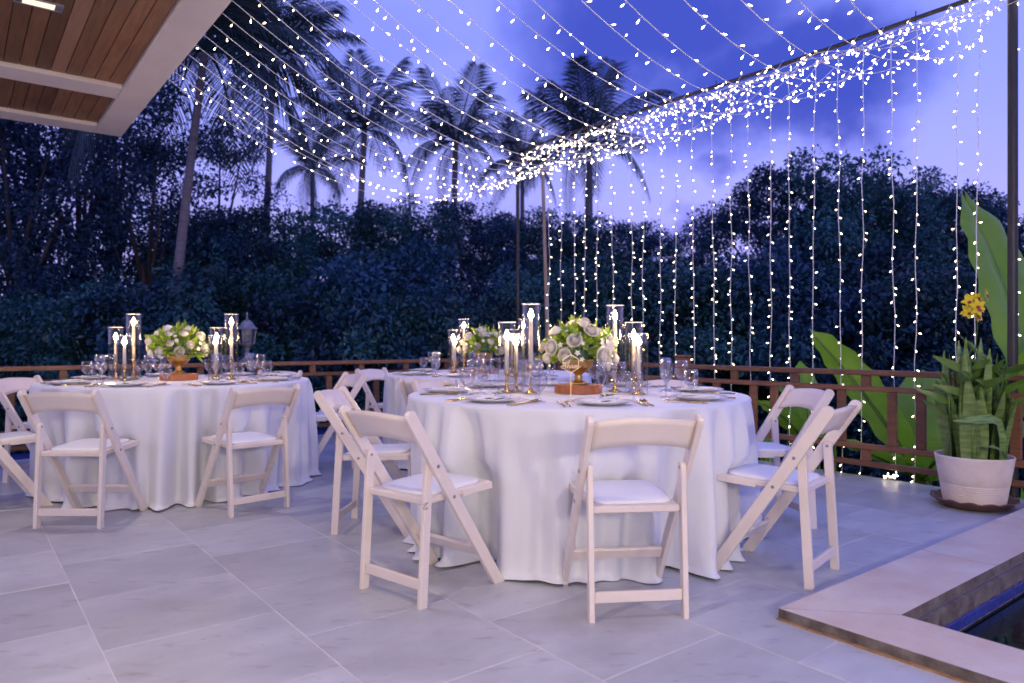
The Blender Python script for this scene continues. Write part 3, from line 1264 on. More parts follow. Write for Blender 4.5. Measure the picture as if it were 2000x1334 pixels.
TNAME = ['hexagon sign table', 'roof corner table', 'table by the light poles']
SET_ANG = [[-128, -85, -39, 9, 57, 98, 132, 176], [-136, -91, -46, -6, 36, 77, 125, 172], [-106, -150, 152, -60, 105]]
used_sprig = False
for ti, angs in enumerate(SET_ANG):
    (cx, cy), _ = TABLES[ti]
    for ai, ang in enumerate(angs):
        a = rad(ang)
        ca, sa = math.cos(a), math.sin(a)
        rz = a + PI / 2                     # local +y towards the centre

        def at(lx, ly, z=ZC):
            # local x to the diner's right, y towards the table centre
            c_, s_ = math.cos(rz), math.sin(rz)
            bx, by = cx + .735 * ca, cy + .735 * sa
            return (bx + lx * c_ - ly * s_, by + lx * s_ + ly * c_, z)
        tn = TNAME[ti]
        o = place('dinner_plate', plate_me, None, at(0, 0), R.uniform(0, 6))
        tag(o, f'white plate with uneven rim under a napkin on the {tn}', 'plate', f'plates on the {tn}')
        o = place('napkin', napkin_me, None, at(R.uniform(-.01, .01), 0), rz + rad(R.uniform(-25, 25)))
        tag(o, f'folded white napkin on a plate of the {tn}', 'napkin', f'napkins on the {tn}')
        s_ = copy_tree(sprig0) if used_sprig else sprig0
        used_sprig = True
        s_.location = at(R.uniform(-.02, .03), R.uniform(-.01, .03))
        s_.rotation_euler = (0, 0, rz + R.uniform(-1.2, 1.2))
        tag(s_, f'small green leaf sprig lying on a napkin of the {tn}', 'sprig', f'sprigs on the {tn}')
        for kind, lx in (('fork', -.175), ('fork', -.203), ('knife', .172), ('spoon', .203)):
            o = place(kind, cut[kind], None, at(lx + R.uniform(-.004, .004), -.015 + R.uniform(-.008, .008)), rz + rad(R.uniform(-5, 5)))
            tag(o, f'gold {kind} laid beside a plate on the {tn}', kind, f'gold {kind}s on the {tn}')
        for nm, me, lx, ly, lb in (('wine_glass', wine_me, .115, .165, 'tall stemmed empty wine glass'), ('water_goblet', goblet_me, .19, .135, 'short round stemmed water goblet'),
                                   ('champagne_flute', flute_me, .045, .205, 'slim empty champagne flute')):
            o = place(nm, me, None, at(lx + R.uniform(-.015, .015), ly + R.uniform(-.015, .015)), R.uniform(0, 6))
            tag(o, f'{lb} on the {tn}', 'glass', f'{nm.replace("_", " ")} set of the {tn}')


# ------------------------------------------------------------------ candles in glass cylinders
def make_candle(h_cyl, h_stick, h_candle):
    t = thing('hurricane_candle', 'x', 'candle')
    r = .052
    MB().lathe([(r, .001), (r, h_cyl)], 32, cap=False).build('glass_cylinder', 'hurricane_glass', t, True)
    MB().lathe([(r + .0006, h_cyl - .002), (r + .0006, h_cyl + .0012), (r - .003, h_cyl + .0012), (r - .003, h_cyl - .002)], 32, cap=False).build('rim', 'glass_rim', t, True)
    s = h_stick
    MB().lathe([(.038, .001), (.038, .006), (.030, .010), (.016, .018), (.008, .034), (.0065, .30 * s), (.0115, .36 * s), (.0070, .42 * s), (.0065, .60 * s), (.012, .66 * s),
                (.0075, .72 * s), (.008, .80 * s), (.0165, .88 * s), (.0175, .97 * s), (.014, s)], 20).build('candlestick', 'gold', t, True)
    MB().lathe([(.0125, s + .0005), (.0120, s + h_candle * .5), (.0108, s + h_candle - .003), (.007, s + h_candle)], 16).build('candle', 'wax', t, True)
    MB().tube([(0, 0, s + h_candle), (.001, 0, s + h_candle + .008)], .001, 5).build('wick', 'ink', t)
    z = s + h_candle + .006
    f = MB().lathe([(.001, z), (.0100, z + .007), (.0145, z + .017), (.0130, z + .030), (.007, z + .044), (.001, z + .058)], 12).build('flame', 'flame', t, True)
    return t


rim = mat('glass_rim', (0.85, 0.85, 0.88), 0.15)
cand = [make_candle(.50, .155, .255), make_candle(.40, .12, .175), make_candle(.335, .11, .15)]
kindname = ['tall', 'middle height', 'short']
first_used = [False] * 3


def put_candle(k, x, y, label):
    c = copy_tree(cand[k]) if first_used[k] else cand[k]
    first_used[k] = True
    c.location = (x, y, ZC)
    c.rotation_euler = (0, 0, R.uniform(0, 6))
    tag(c, label, 'candle', 'lit candles in glass cylinders')


def bearing(px, d):
    return ((px - 1000) / FOC * d, d)


for k, px, d, lb in ((0, 1037, 3.99, 'tall lit taper in glass cylinder, hexagon sign table, flowers and flute beside it'),
                     (1, 990, 4.07, 'middle height lit taper on gold stick, hexagon sign table, outer end of its trio'),
                     (2, 1008, 4.12, 'short lit taper between two taller cylinders on the hexagon sign table'),
                     (0, 1201, 4.14, 'tall lit taper in glass cylinder on the hexagon sign table, railing side of the flowers'),
                     (1, 1238, 4.06, 'middle height lit taper, hexagon sign table, light strings right behind it'),
                     (2, 1247, 3.92, 'short lit taper before the middle height one, hexagon sign table, railing side')):
    x, y = bearing(px, d)
    put_candle(k, x, y, lb)
for k, px, d, lb in ((0, 261, 5.46, 'tall lit taper in glass cylinder on the roof corner table, flowers next to it'),
                     (1, 226, 5.50, 'middle height lit taper on the roof corner table, farthest from the lantern'),
                     (2, 243, 5.28, 'short lit taper of the roof corner table, before the tall cylinder'),
                     (0, 452, 5.48, 'tall lit taper in glass cylinder on the roof corner table beside the garden lantern'),
                     (1, 423, 5.66, 'middle height lit taper behind a short one, lantern side of the roof corner table'),
                     (2, 421, 5.28, 'short lit taper on the lantern side of the roof corner table')):
    x, y = bearing(px, d)
    put_candle(k, x, y, lb)
for k, px, d, lb in ((0, 906, 6.66, 'tall lit taper in glass cylinder on the table by the light poles, flowers beside'),
                     (1, 885, 6.72, 'middle height lit taper on the table by the light poles, behind a short one'),
                     (2, 888, 6.42, 'short lit taper on the table by the light poles'),
                     (0, 1022, 6.7, 'tall lit taper on the table by the light poles, pole foot behind it'),
                     (1, 1000, 6.6, 'middle height lit taper on the table by the light poles near the pole foot')):
    x, y = bearing(px, d)
    put_candle(k, x, y, lb)


# ------------------------------------------------------------------ flower centrepieces
def rose_mesh(seed, open_):
    rs = random.Random(seed)
    mb = MB()
    mb.lathe([(.001, .004), (.008, .010), (.0095, .020), (.006, .029), (.001, .031)], 8)
    for ring, (np_, r0, ht, op) in enumerate(((3, .0095, .036, .0), (4, .0150, .037, .12), (5, .0205, .034, .35), (5, .0260, .028, .75), (6, .0290, .020, 1.0))):
        for k in range(np_):
            a0 = 2 * PI * k / np_ + ring * .7 + rs.uniform(-.15, .15)
            wid = 2 * PI / np_ * .74

            def fn(a, b):
                ang = a0 + (a - .5) * 2 * wid * (.5 + .5 * math.sin(PI * (b * .7 + .15)))
                bul = math.sin(PI * min(1.0, .08 + .62 * b)) ** .8
                r = .002 + r0 * bul + op * open_ * .011 * b ** 4
                z = ht * b - op * open_ * .006 * b ** 5 - .003 * (2 * a - 1) ** 2 * b
                return (r * math.cos(ang), r * math.sin(ang), z)
            mb.grid(fn, 4, 5)
    return mb.mesh('rose', 'flower', True)


roses = [rose_mesh(1, .6), rose_mesh(2, 1.1), rose_mesh(3, .2)]
lf = MB()
leaf_surf(lf, (0, 0, 0), (0, 0, 1), (1, 0, 0), .085, .016, 0, .18, 6)
leaf_me = lf.mesh('leaf', 'flower_leaf', True)
lf = MB()
leaf_surf(lf, (0, 0, 0), (0, 0, 1), (1, 0, 0), .06, .020, 0, .3, 5)
leaf_me2 = lf.mesh('leaf', 'flower_leaf', True)


def aim(o, d, roll=0.0):
    q = Vector(d).to_track_quat('Z', 'Y')
    o.rotation_mode = 'QUATERNION'
    from mathutils import Quaternion
    o.rotation_quaternion = q @ Quaternion((0, 0, 1), roll)


def small_blossom():
    mb = MB()
    for k in range(5):
        a = 2 * PI * k / 5
        leaf_surf(mb, (0, 0, 0), (math.cos(a), math.sin(a), .5), (0, 0, 1), .018, .008, 0, .3, 3)
    return mb.mesh('blossom', 'flower', True)


blossom_me = small_blossom()


def centrepiece(cx, cy, seed, lb, lb_slab, fixed=None):
    rs = random.Random(seed)
    # wood slab
    mb = MB()
    n = 40
    vs = []
    for z in (0.0, .002, .046, .048):
        for k in range(n):
            a = 2 * PI * k / n
            r = .133 + .004 * math.sin(3 * a) + .003 * math.sin(7 * a + 1) - (.003 if z in (0.0, .048) else 0)
            vs.append((r * math.cos(a), r * math.sin(a), z))
    F = [(i * n + k, i * n + (k + 1) % n, (i + 1) * n + (k + 1) % n, (i + 1) * n + k) for i in range(3) for k in range(n)]
    mb.add(vs, F, 0)
    mb.add(vs[3 * n:], [tuple(range(n))], 1)
    s = mb.build('wood_slab', ['log', 'log_top'], None, False, (cx, cy, ZC))
    tag(s, lb_slab, 'wood slice', 'wood slices under the flowers')
    z0 = ZC + .0485
    t = thing('flower_arrangement', lb, 'flowers', (cx, cy, z0), 0, 'flower centrepieces')
    MB().lathe([(.052, 0), (.054, .006), (.046, .012), (.024, .022), (.019, .034), (.026, .042), (.019, .050), (.024, .060), (.055, .078), (.078, .102), (.086, .130), (.088, .142),
                (.083, .142), (.074, .105), (.02, .08), (.001, .08)], 36).build('footed_bowl', 'bronze', t, True)
    # dark foam / inner greens
    C = Vector((0, 0, .19))
    RX, RZ = .185, .135
    # roses
    dirs = list(fixed or [])
    tries = 0
    while len(dirs) < 26 and tries < 4000:
        tries += 1
        a = rs.uniform(0, 2 * PI)
        e = rs.uniform(-.30, 1.35)
        d = Vector((math.cos(a) * math.cos(e), math.sin(a) * math.cos(e), math.sin(e)))
        if all((d - Vector(q[0]).normalized())  .length > .42 for q in dirs):
            dirs.append((tuple(d), rs.uniform(.85, 1.2)))
    for d, sc_ in dirs:
        d = Vector(d).normalized()
        p = C + Vector((d.x * RX, d.y * RX, d.z * RZ)) * rs.uniform(.92, 1.12)
        o = place('rose', roses[rs.randrange(3)], t, p, 0, sc_ * 1.02)
        aim(o, d + Vector((rs.uniform(-.25, .25), rs.uniform(-.25, .25), rs.uniform(-.1, .3))), rs.uniform(0, 6))
    for i in range(230):
        a = rs.uniform(0, 2 * PI)
        e = rs.uniform(-.5, 1.5)
        d = Vector((math.cos(a) * math.cos(e), math.sin(a) * math.cos(e), math.sin(e)))
        k = rs.uniform(.35, .95)
        p = C + Vector((d.x * RX, d.y * RX, d.z * RZ)) * k
        o = place('leaf', (leaf_me, leaf_me2)[rs.random() < .4], t, p, 0, rs.uniform(.75, 1.25))
        aim(o, d + Vector((rs.uniform(-.5, .5), rs.uniform(-.5, .5), rs.uniform(-.2, .6))), rs.uniform(0, 6))
    for i in range(34):
        a = rs.uniform(0, 2 * PI)
        e = rs.uniform(-.4, 1.4)
        d = Vector((math.cos(a) * math.cos(e), math.sin(a) * math.cos(e), math.sin(e)))
        p = C + Vector((d.x * RX, d.y * RX, d.z * RZ)) * rs.uniform(1.0, 1.2)
        o = place('blossom', blossom_me, t, p, 0, rs.uniform(.7, 1.1))
        aim(o, d, rs.uniform(0, 6))
    # a dense inner core so nothing shows through
    core = MB()
    core.lathe([(.02, .10), (.06, .13), (.075, .17), (.06, .215), (.03, .24), (.001, .245)], 16)
    core.build('foam', 'sprig_leaf', t, True)
    return t


FX = [((-.75, -.66, .12), 1.25), ((-.18, -.85, .40), 1.15), ((.50, -.82, -.18), 1.45), ((.72, -.62, .08), 1.15), ((.1, -.35, 1.0), 1.25), ((-.6, -.4, .62), 1.1),
      ((.55, -.35, .72), .95), ((.85, -.35, .35), .95), ((.72, -.55, -.5), 1.0), ((1.0, -.25, -.35), 1.0), ((-.15, -.1, 1.15), .8), ((-1.0, -.2, .25), 1.1)]
centrepiece(.375, 4.05, 3, 'white roses and greens in a bronze footed bowl behind the hexagon sign', 'round reddish wood slice under the bowl behind the hexagon sign', FX)
centrepiece(-2.52, 5.42, 8, 'white roses and greens in a bronze bowl on the roof corner table', 'round wood slice under the flowers on the roof corner table')
centrepiece(-.26, 6.55, 12, 'white roses and greens on the table by the two light poles', 'round wood slice under the flowers on the table by the light poles')

# hexagon number sign with gold script
sg = thing('table_sign', 'clear hexagon table sign with gold outline and the script word three', 'sign', (.287, 3.50, ZC), rad(4))
rh = .044
hz = .182
hexp = [(rh * math.sin(PI / 3 * k), 0, hz + rh * math.cos(PI / 3 * k)) for k in range(7)]
mb = MB()
for a, b in zip(hexp[:-1], hexp[1:]):
    mb.tube([a, b], .0018, 6)
mb.build('outline', 'acrylic_gold', sg)
mb = MB()
vs = [(x, -.001, z) for x, _, z in hexp[:6]] + [(x, .001, z) for x, _, z in hexp[:6]]
mb.add(vs, [tuple(range(6)), tuple(range(11, 5, -1))])
mb.build('plate', 'acrylic', sg)
MB().tube([(0, 0, .004), (0, 0, hz - rh)], .0019, 6).build('stem', 'acrylic_gold', sg)
MB().lathe([(.022, 0), (.022, .004)], 20).build('base', 'acrylic_gold', sg)
# handwritten "three"
W_ = []


def arc(cx, cz, rx, rz, a0, a1, n=10):
    return [(cx + rx * math.cos(a0 + (a1 - a0) * i / n), cz + rz * math.sin(a0 + (a1 - a0) * i / n)) for i in range(n + 1)]


path = [(-3.6, .4), (-3.0, .55)] + arc(-2.9, .25, .25, .3, PI / 2, -PI * 1.2, 8)
path += [(-2.6, .6), (-2.2, 1.1), (-2.0, 1.7), (-2.05, 1.0), (-2.15, .3), (-2.0, .02), (-1.75, .15)]                 # t
path += [(-1.35, 1.2), (-1.05, 1.85), (-1.15, 2.0), (-1.3, 1.5), (-1.4, .0), (-1.25, .6), (-.95, .85), (-.8, .6), (-.85, .1), (-.65, .05)]   # h
path += [(-.35, .65), (-.25, .9), (-.15, .72), (.0, .75), (-.05, .2), (.1, .02), (.3, .2)]                         # r
path += [(.6, .45)] + arc(.6, .62, .16, .2, -.4, PI, 6) + [(.45, .2), (.65, .0), (.95, .2)]                         # e
path += [(1.2, .45)] + arc(1.2, .62, .16, .2, -.4, PI, 6) + [(1.05, .2), (1.25, .0), (1.7, .2), (2.4, .5)]          # e
# smooth
pp = [Vector((a, 0, b)) for a, b in path]
sm = []
for i in range(len(pp) - 1):
    p0, p1, p2, p3 = pp[max(i - 1, 0)], pp[i], pp[i + 1], pp[min(i + 2, len(pp) - 1)]
    for k in range(4):
        t_ = k / 4
        sm.append(.5 * ((2 * p1) + (p2 - p0) * t_ + (2 * p0 - 5 * p1 + 4 * p2 - p3) * t_ ** 2 + (3 * p1 - p0 - 3 * p2 + p3) * t_ ** 3))
sm.append(pp[-1])
S = .0175
mb = MB()
mb.tube([Vector((p.x * S + .008 + p.z * S * .15, -.003, hz - .022 + p.z * S)) for p in sm], .0021, 6)
mb.tube([(-.044 + .008, -.003, hz + .002), (-.018 + .008, -.003, hz + .004)], .0013, 5)
mb.build('lettering', 'acrylic_gold', sg)


# ------------------------------------------------------------------ garden lantern on the railing
lx = P(RAILU, 0, 0)
ln_v = None
b_ = (483 - 1000) / FOC
s_best = min(((abs(P(RAILU, v).x / P(RAILU, v).y - b_), v) for v in np.linspace(-3, 5, 800)))[1]
lt = thing('garden_lantern', 'grey metal lantern with glass panes and spired cap standing on the railing', 'lantern', P(RAILU, s_best, RH + .0005), .3)
MB().lathe([(.075, 0), (.075, .02), (.045, .04), (.022, .07), (.03, .09), (.02, .11), (.03, .15), (.055, .175), (.075, .19), (.078, .20)], 12).build('pedestal', 'lantern_metal', lt)
for k in range(6):
    a = 2 * PI * k / 6
    MB().tube([(.072 * math.cos(a), .072 * math.sin(a), .2005), (.092 * math.cos(a), .092 * math.sin(a), .345)], .006, 5).build('bar', 'lantern_metal', lt)
    a2 = 2 * PI * (k + 1) / 6
    mb = MB()
    mb.add([(.069 * math.cos(a), .069 * math.sin(a), .201), (.069 * math.cos(a2), .069 * math.sin(a2), .201), (.089 * math.cos(a2), .089 * math.sin(a2), .344), (.089 * math.cos(a), .089 * math.sin(a), .344)], [(0, 1, 2, 3)])
    mb.build('pane', 'lantern_glass', lt)
rf = MB().lathe([(.100, .3455), (.108, .352), (.100, .362), (.075, .385), (.062, .405), (.058, .418), (.035, .440), (.014, .452)], 6).build('cap', 'lantern_metal', lt)
MB().lathe([(.012, .452), (.016, .464), (.008, .474), (.006, .490), (.010, .498), (.003, .530)], 10).build('spire', 'lantern_metal', rf)

# ------------------------------------------------------------------ light poles and bar
BARZ, BARV = 3.50, 5.70


def pole(name, label, a, b, r0, r1, mt, knots=0):
    a, b = Vector(a), Vector(b)
    n = 14
    pts = [(b - a) * (i / n) for i in range(n + 1)]
    t = thing(name, label, 'pole', a)
    MB().tube(pts, [r0 + (r1 - r0) * i / n for i in range(n + 1)], 12).build('shaft', mt, t, True)
    if knots:
        for k in range(1, knots):
            p = (b - a) * (k / knots)
            MB().tube([p - (b - a).normalized() * .006, p + (b - a).normalized() * .006], (r0 + r1) / 2 + .004, 12).build('node', mt, t, True)
    else:
        MB().tube([pts[-1], pts[-1] + Vector((0, 0, .02))], r1 + .006, 12).build('cap', mt, t)
    return t


pole('light_pole', 'dark steel pole beside the potted plant holding the light bar', P(1.76, BARV, GZ), P(1.76, BARV, 3.62), .032, .030, 'dark_steel')
pole('light_pole', 'dark slim upright pole where the light canopy meets the railing corner', P(7.19, BARV, GZ), P(7.18, BARV - .02, 3.56), .026, .022, 'dark_steel')
pole('light_pole', 'pale leaning bamboo pole at the far end of the light bar', P(6.68, BARV + .14, GZ), P(6.83, BARV + .10, 3.25), .030, .020, 'bamboo', 7)
barp = [P(u, BARV + .03, BARZ + .012 * math.sin(u * 1.3)) for u in np.linspace(.2, 7.35, 24)]
bar = thing('light_bar', 'long dark horizontal bar carrying the hanging light strings', 'bar', barp[0])
MB().tube([p - barp[0] for p in barp], .018, 8).build('shaft', 'dark_steel', bar, True)
for u in (2.4, 3.3, 4.2, 5.1, 6.0):
    p = P(u, BARV + .03, BARZ + .012 * math.sin(u * 1.3)) - barp[0]
    MB().tube([p + Vector((0, 0, -.028)), p + Vector((.004, 0, .055))], .0045, 5).build('clip', 'dark_steel', bar)


# ------------------------------------------------------------------ fairy lights
def bulb_arrays():
    prof = [(.0001, 0.0), (.0016, .005), (.0038, .013), (.0038, .017), (.0001, .022)]
    seg = 5
    mb = MB()
    mb.lathe(prof, seg, cap=False)
    return np.array(mb.v, dtype=np.float32), mb.f


BV, BF = bulb_arrays()
bulb_me = bpy.data.meshes.new('bulb')
bulb_me.from_pydata(BV.tolist(), [], BF)
bulb_me.materials.append(MATS['bulb_glow'])
bulb_me.polygons.foreach_set('use_smooth', [True] * len(BF))
ALL = []           # (distance score, string, position, direction)


def in_view(p):
    if p.y < .3:
        return False
    x = 1000 + FOC * p.x / p.y
    y = 667 - FOC * (p.z - CAM_H) / p.y
    return -5 < x < 2005 and -5 < y < 1340


def add_string(name, label, group, pts, step, rs, cr=.0034, jit=.6, drop=.5):
    """A cable with drop-shaped bulbs on short stalks."""
    pts = [Vector(p) for p in pts]
    base = pts[0].copy()
    t = thing(name, label, 'string lights', base, 0, group)
    seg = [(b - a).length for a, b in zip(pts[:-1], pts[1:])]
    tot = sum(seg)
    mb = MB()
    mb.tube([p - base for p in pts], cr, 5)
    bl = []
    s = rs.uniform(.02, step)
    while s < tot - .02:
        acc, i = 0, 0
        while i < len(seg) - 1 and acc + seg[i] < s:
            acc += seg[i]
            i += 1
        p = pts[i].lerp(pts[i + 1], (s - acc) / max(seg[i], 1e-6))
        tang = (pts[i + 1] - pts[i]).normalized()
        a = rs.uniform(0, 2 * PI)
        side = Vector((math.cos(a), math.sin(a), 0))
        side = (side - tang * side.dot(tang))
        side = side.normalized() if side.length > .05 else Vector((0, 0, -1))
        d = (side * rs.uniform(.35, 1) + Vector((0, 0, -1)) * drop * rs.uniform(.3, 1.4) + tang * rs.uniform(-.3, .5)).normalized()
        q = p + d * .016
        mb.tube([p - base, q - base], .0014, 3, cap=False)
        bl.append((q, d))
        s += step * rs.uniform(1 - jit, 1 + jit)
    mb.build('cable', 'cable', t, True)
    for q, d in bl:
        ALL.append((q, d, t))
    return t


rs = random.Random(21)
HX = [1073, 1097, 1123, 1144, 1167, 1195, 1233, 1259, 1291, 1323, 1351, 1390, 1427, 1459, 1505, 1540, 1592, 1636, 1687, 1740, 1792, 1870, 1914, 1980]


def u_at(px, v):
    tb = (px - 1000) / FOC
    # (-SA u + CA v) = tb (CA u + SA v)
    return (CA * v - tb * SA * v) / (SA + tb * CA)


HV = BARV + .03
hang_u = [u_at(px, HV) for px in HX]
for i, u in enumerate(hang_u):
    zb = rs.uniform(-.25, .16)
    pts = []
    n = 16
    lean = rs.uniform(-.05, .05)
    for k in range(n + 1):
        q = k / n
        z = BARZ - .09 + (zb - BARZ + .09) * q
        pts.append(P(u + lean * q + .006 * math.sin(k * 1.7 + i), HV + .008 * math.sin(k * 1.3 + i * 2), z))
    add_string('hanging_light_string', 'string of warm drop bulbs hanging straight down from the bar outside the railing', 'light strings hanging from the bar', pts, .105, rs, .0029)
# canopy strings from the roof edge to the bar
for i, u in enumerate(hang_u):
    tt = 1.77 + .185 * i
    a = P(RU - tt, RV + .006, RZ0 + .01)
    b = P(u + .04, BARV + .02, BARZ + .02)
    sag = .78 + rs.uniform(-.06, .06)
    n = 26
    pts = []
    for k in range(n + 1):
        q = k / n
        p = a.lerp(b, q)
        p.z -= sag * 4 * q * (1 - q) * (1.0 + .25 * (q - .5))
        pts.append(p)
    add_string('canopy_light_string', 'sagging string of warm drop bulbs from the roof edge to the bar', 'light strings forming the canopy', pts, .118, rs, .0022)
# bunched garlands looped along the bar
for g_ in range(5):
    pts = []
    n = 90
    for k in range(n + 1):
        u = 1.35 + (7.1 - 1.35) * k / n
        z = BARZ - .035 - .022 * g_ - .035 * abs(math.sin(u * (2.3 + .35 * g_) + g_ * 1.1)) - .02 * math.sin(u * 9 + g_)
        pts.append(P(u, BARV + .03 + .055 * math.sin(u * 5 + g_ * 2.1) - .02 * g_, z))
    add_string('light_garland', 'tangled garland of bright drop bulbs bunched under the bar', 'garlands bunched along the bar', pts, .10, rs, .0020, .7)
# loose ends heaped at the deck edge
for (u, v, n, lb) in ((2.52, 5.60, 12, 'small heap of lit bulbs at the deck edge under the railing'), (1.42, 5.42, 30, 'bright heap of lit bulbs on the floor behind the plant saucer')):
    c = P(u, v, .012)
    pts = []
    w = .05 if n < 20 else .13
    for k in range(n * 2):
        a = k * 1.9
        pts.append(c + Vector((w * math.cos(a) * rs.uniform(.2, 1), w * math.sin(a) * rs.uniform(.2, 1), .004 + .05 * rs.random() * w / .1)))
    add_string('light_bundle', lb, None, pts, sum((q - p).length for p, q in zip(pts[:-1], pts[1:])) / n, rs, .002, .3, -.3)

# the ~300 bulbs that show largest are parts of their own; the rest of each string stay one run
order = sorted(range(len(ALL)), key=lambda i: (not in_view(ALL[i][0]), ALL[i][0].y))
single = set(order[:300])
runs = {}
for i, (q, d, t) in enumerate(ALL):
    rot = d.to_track_quat('Z', 'Y')
    if i in single:
        o = place('bulb', bulb_me, t, q - t.location)
        o.rotation_mode = 'QUATERNION'
        o.rotation_quaternion = rot
    else:
        runs.setdefault(t.name, []).append((np.array(rot.to_matrix()), np.array(q - t.location), t))
for nm, lst in runs.items():
    vs, F = [], []
    for k, (M_, p_, t) in enumerate(lst):
        vs.append(BV @ M_.T + p_)
        F += [tuple(k * len(BV) + j for j in f) for f in BF]
    me = bpy.data.meshes.new('bulb_run')
    me.from_pydata(np.concatenate(vs).tolist(), [], F)
    me.materials.append(MATS['bulb_glow'])
    me.polygons.foreach_set('use_smooth', [True] * len(F))
    o = place('bulb_run', me, lst[0][2])
    o['kind'] = 'stuff'

# ------------------------------------------------------------------ potted snake plant with orchid
px_, py_ = 2.965, 4.60
sa_ = MB()
n = 64
vs = []
for r, z, w in ((.001, .004, 0), (.17, .004, 0), (.18, .002, 0), (.235, .022, .3), (.262, .050, .7), (.285, .062, 1), (.283, .068, 1), (.258, .062, .7), (.225, .034, .3), (.17, .018, 0), (.001, .016, 0)):
    for k in range(n):
        a = 2 * PI * k / n
        rr2 = r * (1 + .022 * w * math.sin(14 * a))
        vs.append((rr2 * math.cos(a), rr2 * math.sin(a), z + .006 * w * math.sin(14 * a + 1)))
sa_.add(vs, [(i * n + k, i * n + (k + 1) % n, (i + 1) * n + (k + 1) % n, (i + 1) * n + k) for i in range(10) for k in range(n)])
so = sa_.build('plant_saucer', 'saucer', None, True, (px_, py_, 0))
so.scale = (.86, .86, .95)
tag(so, 'brown glazed saucer with a scalloped rim under the white pot', 'saucer')
pt = thing('potted_plant', 'snake plant and yellow orchid in a ribbed cream white pot on a saucer', 'potted plant', (px_, py_, .019))
prof = [(.001, .001), (.192, .001), (.198, .006)]
for i in range(11):
    z = .012 + i * .0125
    prof += [(.199 + z * .16, z), (.2035 + z * .16, z + .004), (.2035 + z * .16, z + .008), (.199 + z * .16, z + .0115)]
prof += [(.228, .155), (.246, .26), (.257, .33), (.262, .345), (.258, .352), (.246, .346), (.238, .30), (.001, .295)]
MB().lathe(prof, 48).build('pot', 'pot', pt, True).scale = (.85, .85, .90)
MB().lathe([(.235, .296), (.20, .305), (.001, .31)], 24).build('soil', 'soil', pt, True).scale = (.85, .85, .90)
rs = random.Random(5)


def snake_leaf(h, w, lean, az, twist, curl=0.0):
    mb = MB()

    def fn(a, b):
        q = (a - .5) * 2
        wid = w * (math.sin(PI * (.18 + .80 * b)) ** .7) * (1 if b < .95 else .75)
        if b > .985:
            wid = .002
        ang = twist * b
        lx_ = q * wid * math.cos(ang)
        ly_ = q * wid * math.sin(ang) + .35 * wid * q * q
        fwd = lean * h * b ** 1.5 + curl * h * b ** 3
        return (lx_, ly_ + fwd, h * b * (1 - .3 * abs(lean) * b) - curl * .8 * h * b ** 3)
    mb.grid(fn, 4, 12)
    mb.grid(lambda a, b: tuple(c + (.003 if i == 1 else 0) for i, c in enumerate(fn(1 - a, b))), 4, 12)
    return mb.mesh('leaf', 'snake_leaf', True)


sl = [snake_leaf(.55, .034, .08, 0, .5), snake_leaf(.62, .032, .14, 0, -.6), snake_leaf(.48, .038, .22, 0, .8), snake_leaf(.42, .030, .30, 0, .3), snake_leaf(.66, .030, .03, 0, .9)]
for i in range(54):
    a = rs.uniform(0, 2 * PI)
    r = .165 * math.sqrt(rs.random())
    o = place('leaf', sl[rs.randrange(5)], pt, (r * math.cos(a), r * math.sin(a), .265))
    o.rotation_euler = (0, 0, a - PI / 2 + rs.uniform(-.5, .5))
    o.scale = (rs.uniform(1.0, 1.4), rs.uniform(.45, .9), rs.uniform(.9, 1.32))
# the bent leaf and a low one
mb = MB()
pts = [Vector((.06, -.17, .30)), Vector((.05, -.19, .45)), Vector((.02, -.20, .545)), Vector((-.03, -.21, .565)), Vector((-.14, -.22, .56)), Vector((-.27, -.22, .555))]
for i, p in enumerate(pts):
    pass


def ribbon(mb, pts, wds, nrm):
    vs, F = [], []
    for i, p in enumerate(pts):
        t_ = (pts[min(i + 1, len(pts) - 1)] - pts[max(i - 1, 0)]).normalized()
        s_ = t_.cross(Vector(nrm)).normalized()
        up = s_.cross(t_)
        vs += [p + s_ * wds[i] + up * wds[i] * .3, p, p - s_ * wds[i] + up * wds[i] * .3]
    for i in range(len(pts) - 1):
        b = i * 3
        F += [(b, b + 1, b + 4, b + 3), (b + 1, b + 2, b + 5, b + 4)]
    mb.add(vs, F)


ribbon(mb, pts, [.018, .024, .026, .030, .026, .003], (0, -1, .5))
mb.build('leaf', 'snake_leaf', pt, True)
mb = MB()
ribbon(mb, [Vector((.06, -.2, .32)), Vector((.02, -.24, .37)), Vector((-.04, -.26, .395)), Vector((-.10, -.27, .405))], [.02, .026, .022, .003], (0, -.5, 1))
mb.build('leaf', 'snake_leaf', pt, True)
# orchid canes
of = MB()
leaf_surf(of, (0, 0, 0), (0, 0, 1), (1, 0, 0), .21, .030, 0, .35, 7)
orl = of.mesh('leaf', 'orchid_leaf', True)
for (x0, y0, x1, y1, z1, nl) in ((-.06, -.05, -.10, -.12, .93, 12), (.02, 0, .04, -.08, .86, 11), (.12, .04, .20, 0, .90, 12), (-.14, .02, -.20, -.05, .78, 8)):
    p0, p1 = Vector((x0, y0, .30)), Vector((x1, y1, z1))
    MB().tube([p0, p0.lerp(p1, .5) + Vector((.01, 0, 0)), p1], [.009, .008, .005], 7).build('cane', 'orchid_leaf', pt, True)
    for k in range(nl):
        q = .45 + .55 * k / nl
        p = p0.lerp(p1, q)
        a = k * 2.4
        o = place('leaf', orl, pt, p, 0, rs.uniform(.75, 1.15))
        aim(o, (math.cos(a), math.sin(a), rs.uniform(.25, .8)), 0)
        o.rotation_quaternion = o.rotation_quaternion
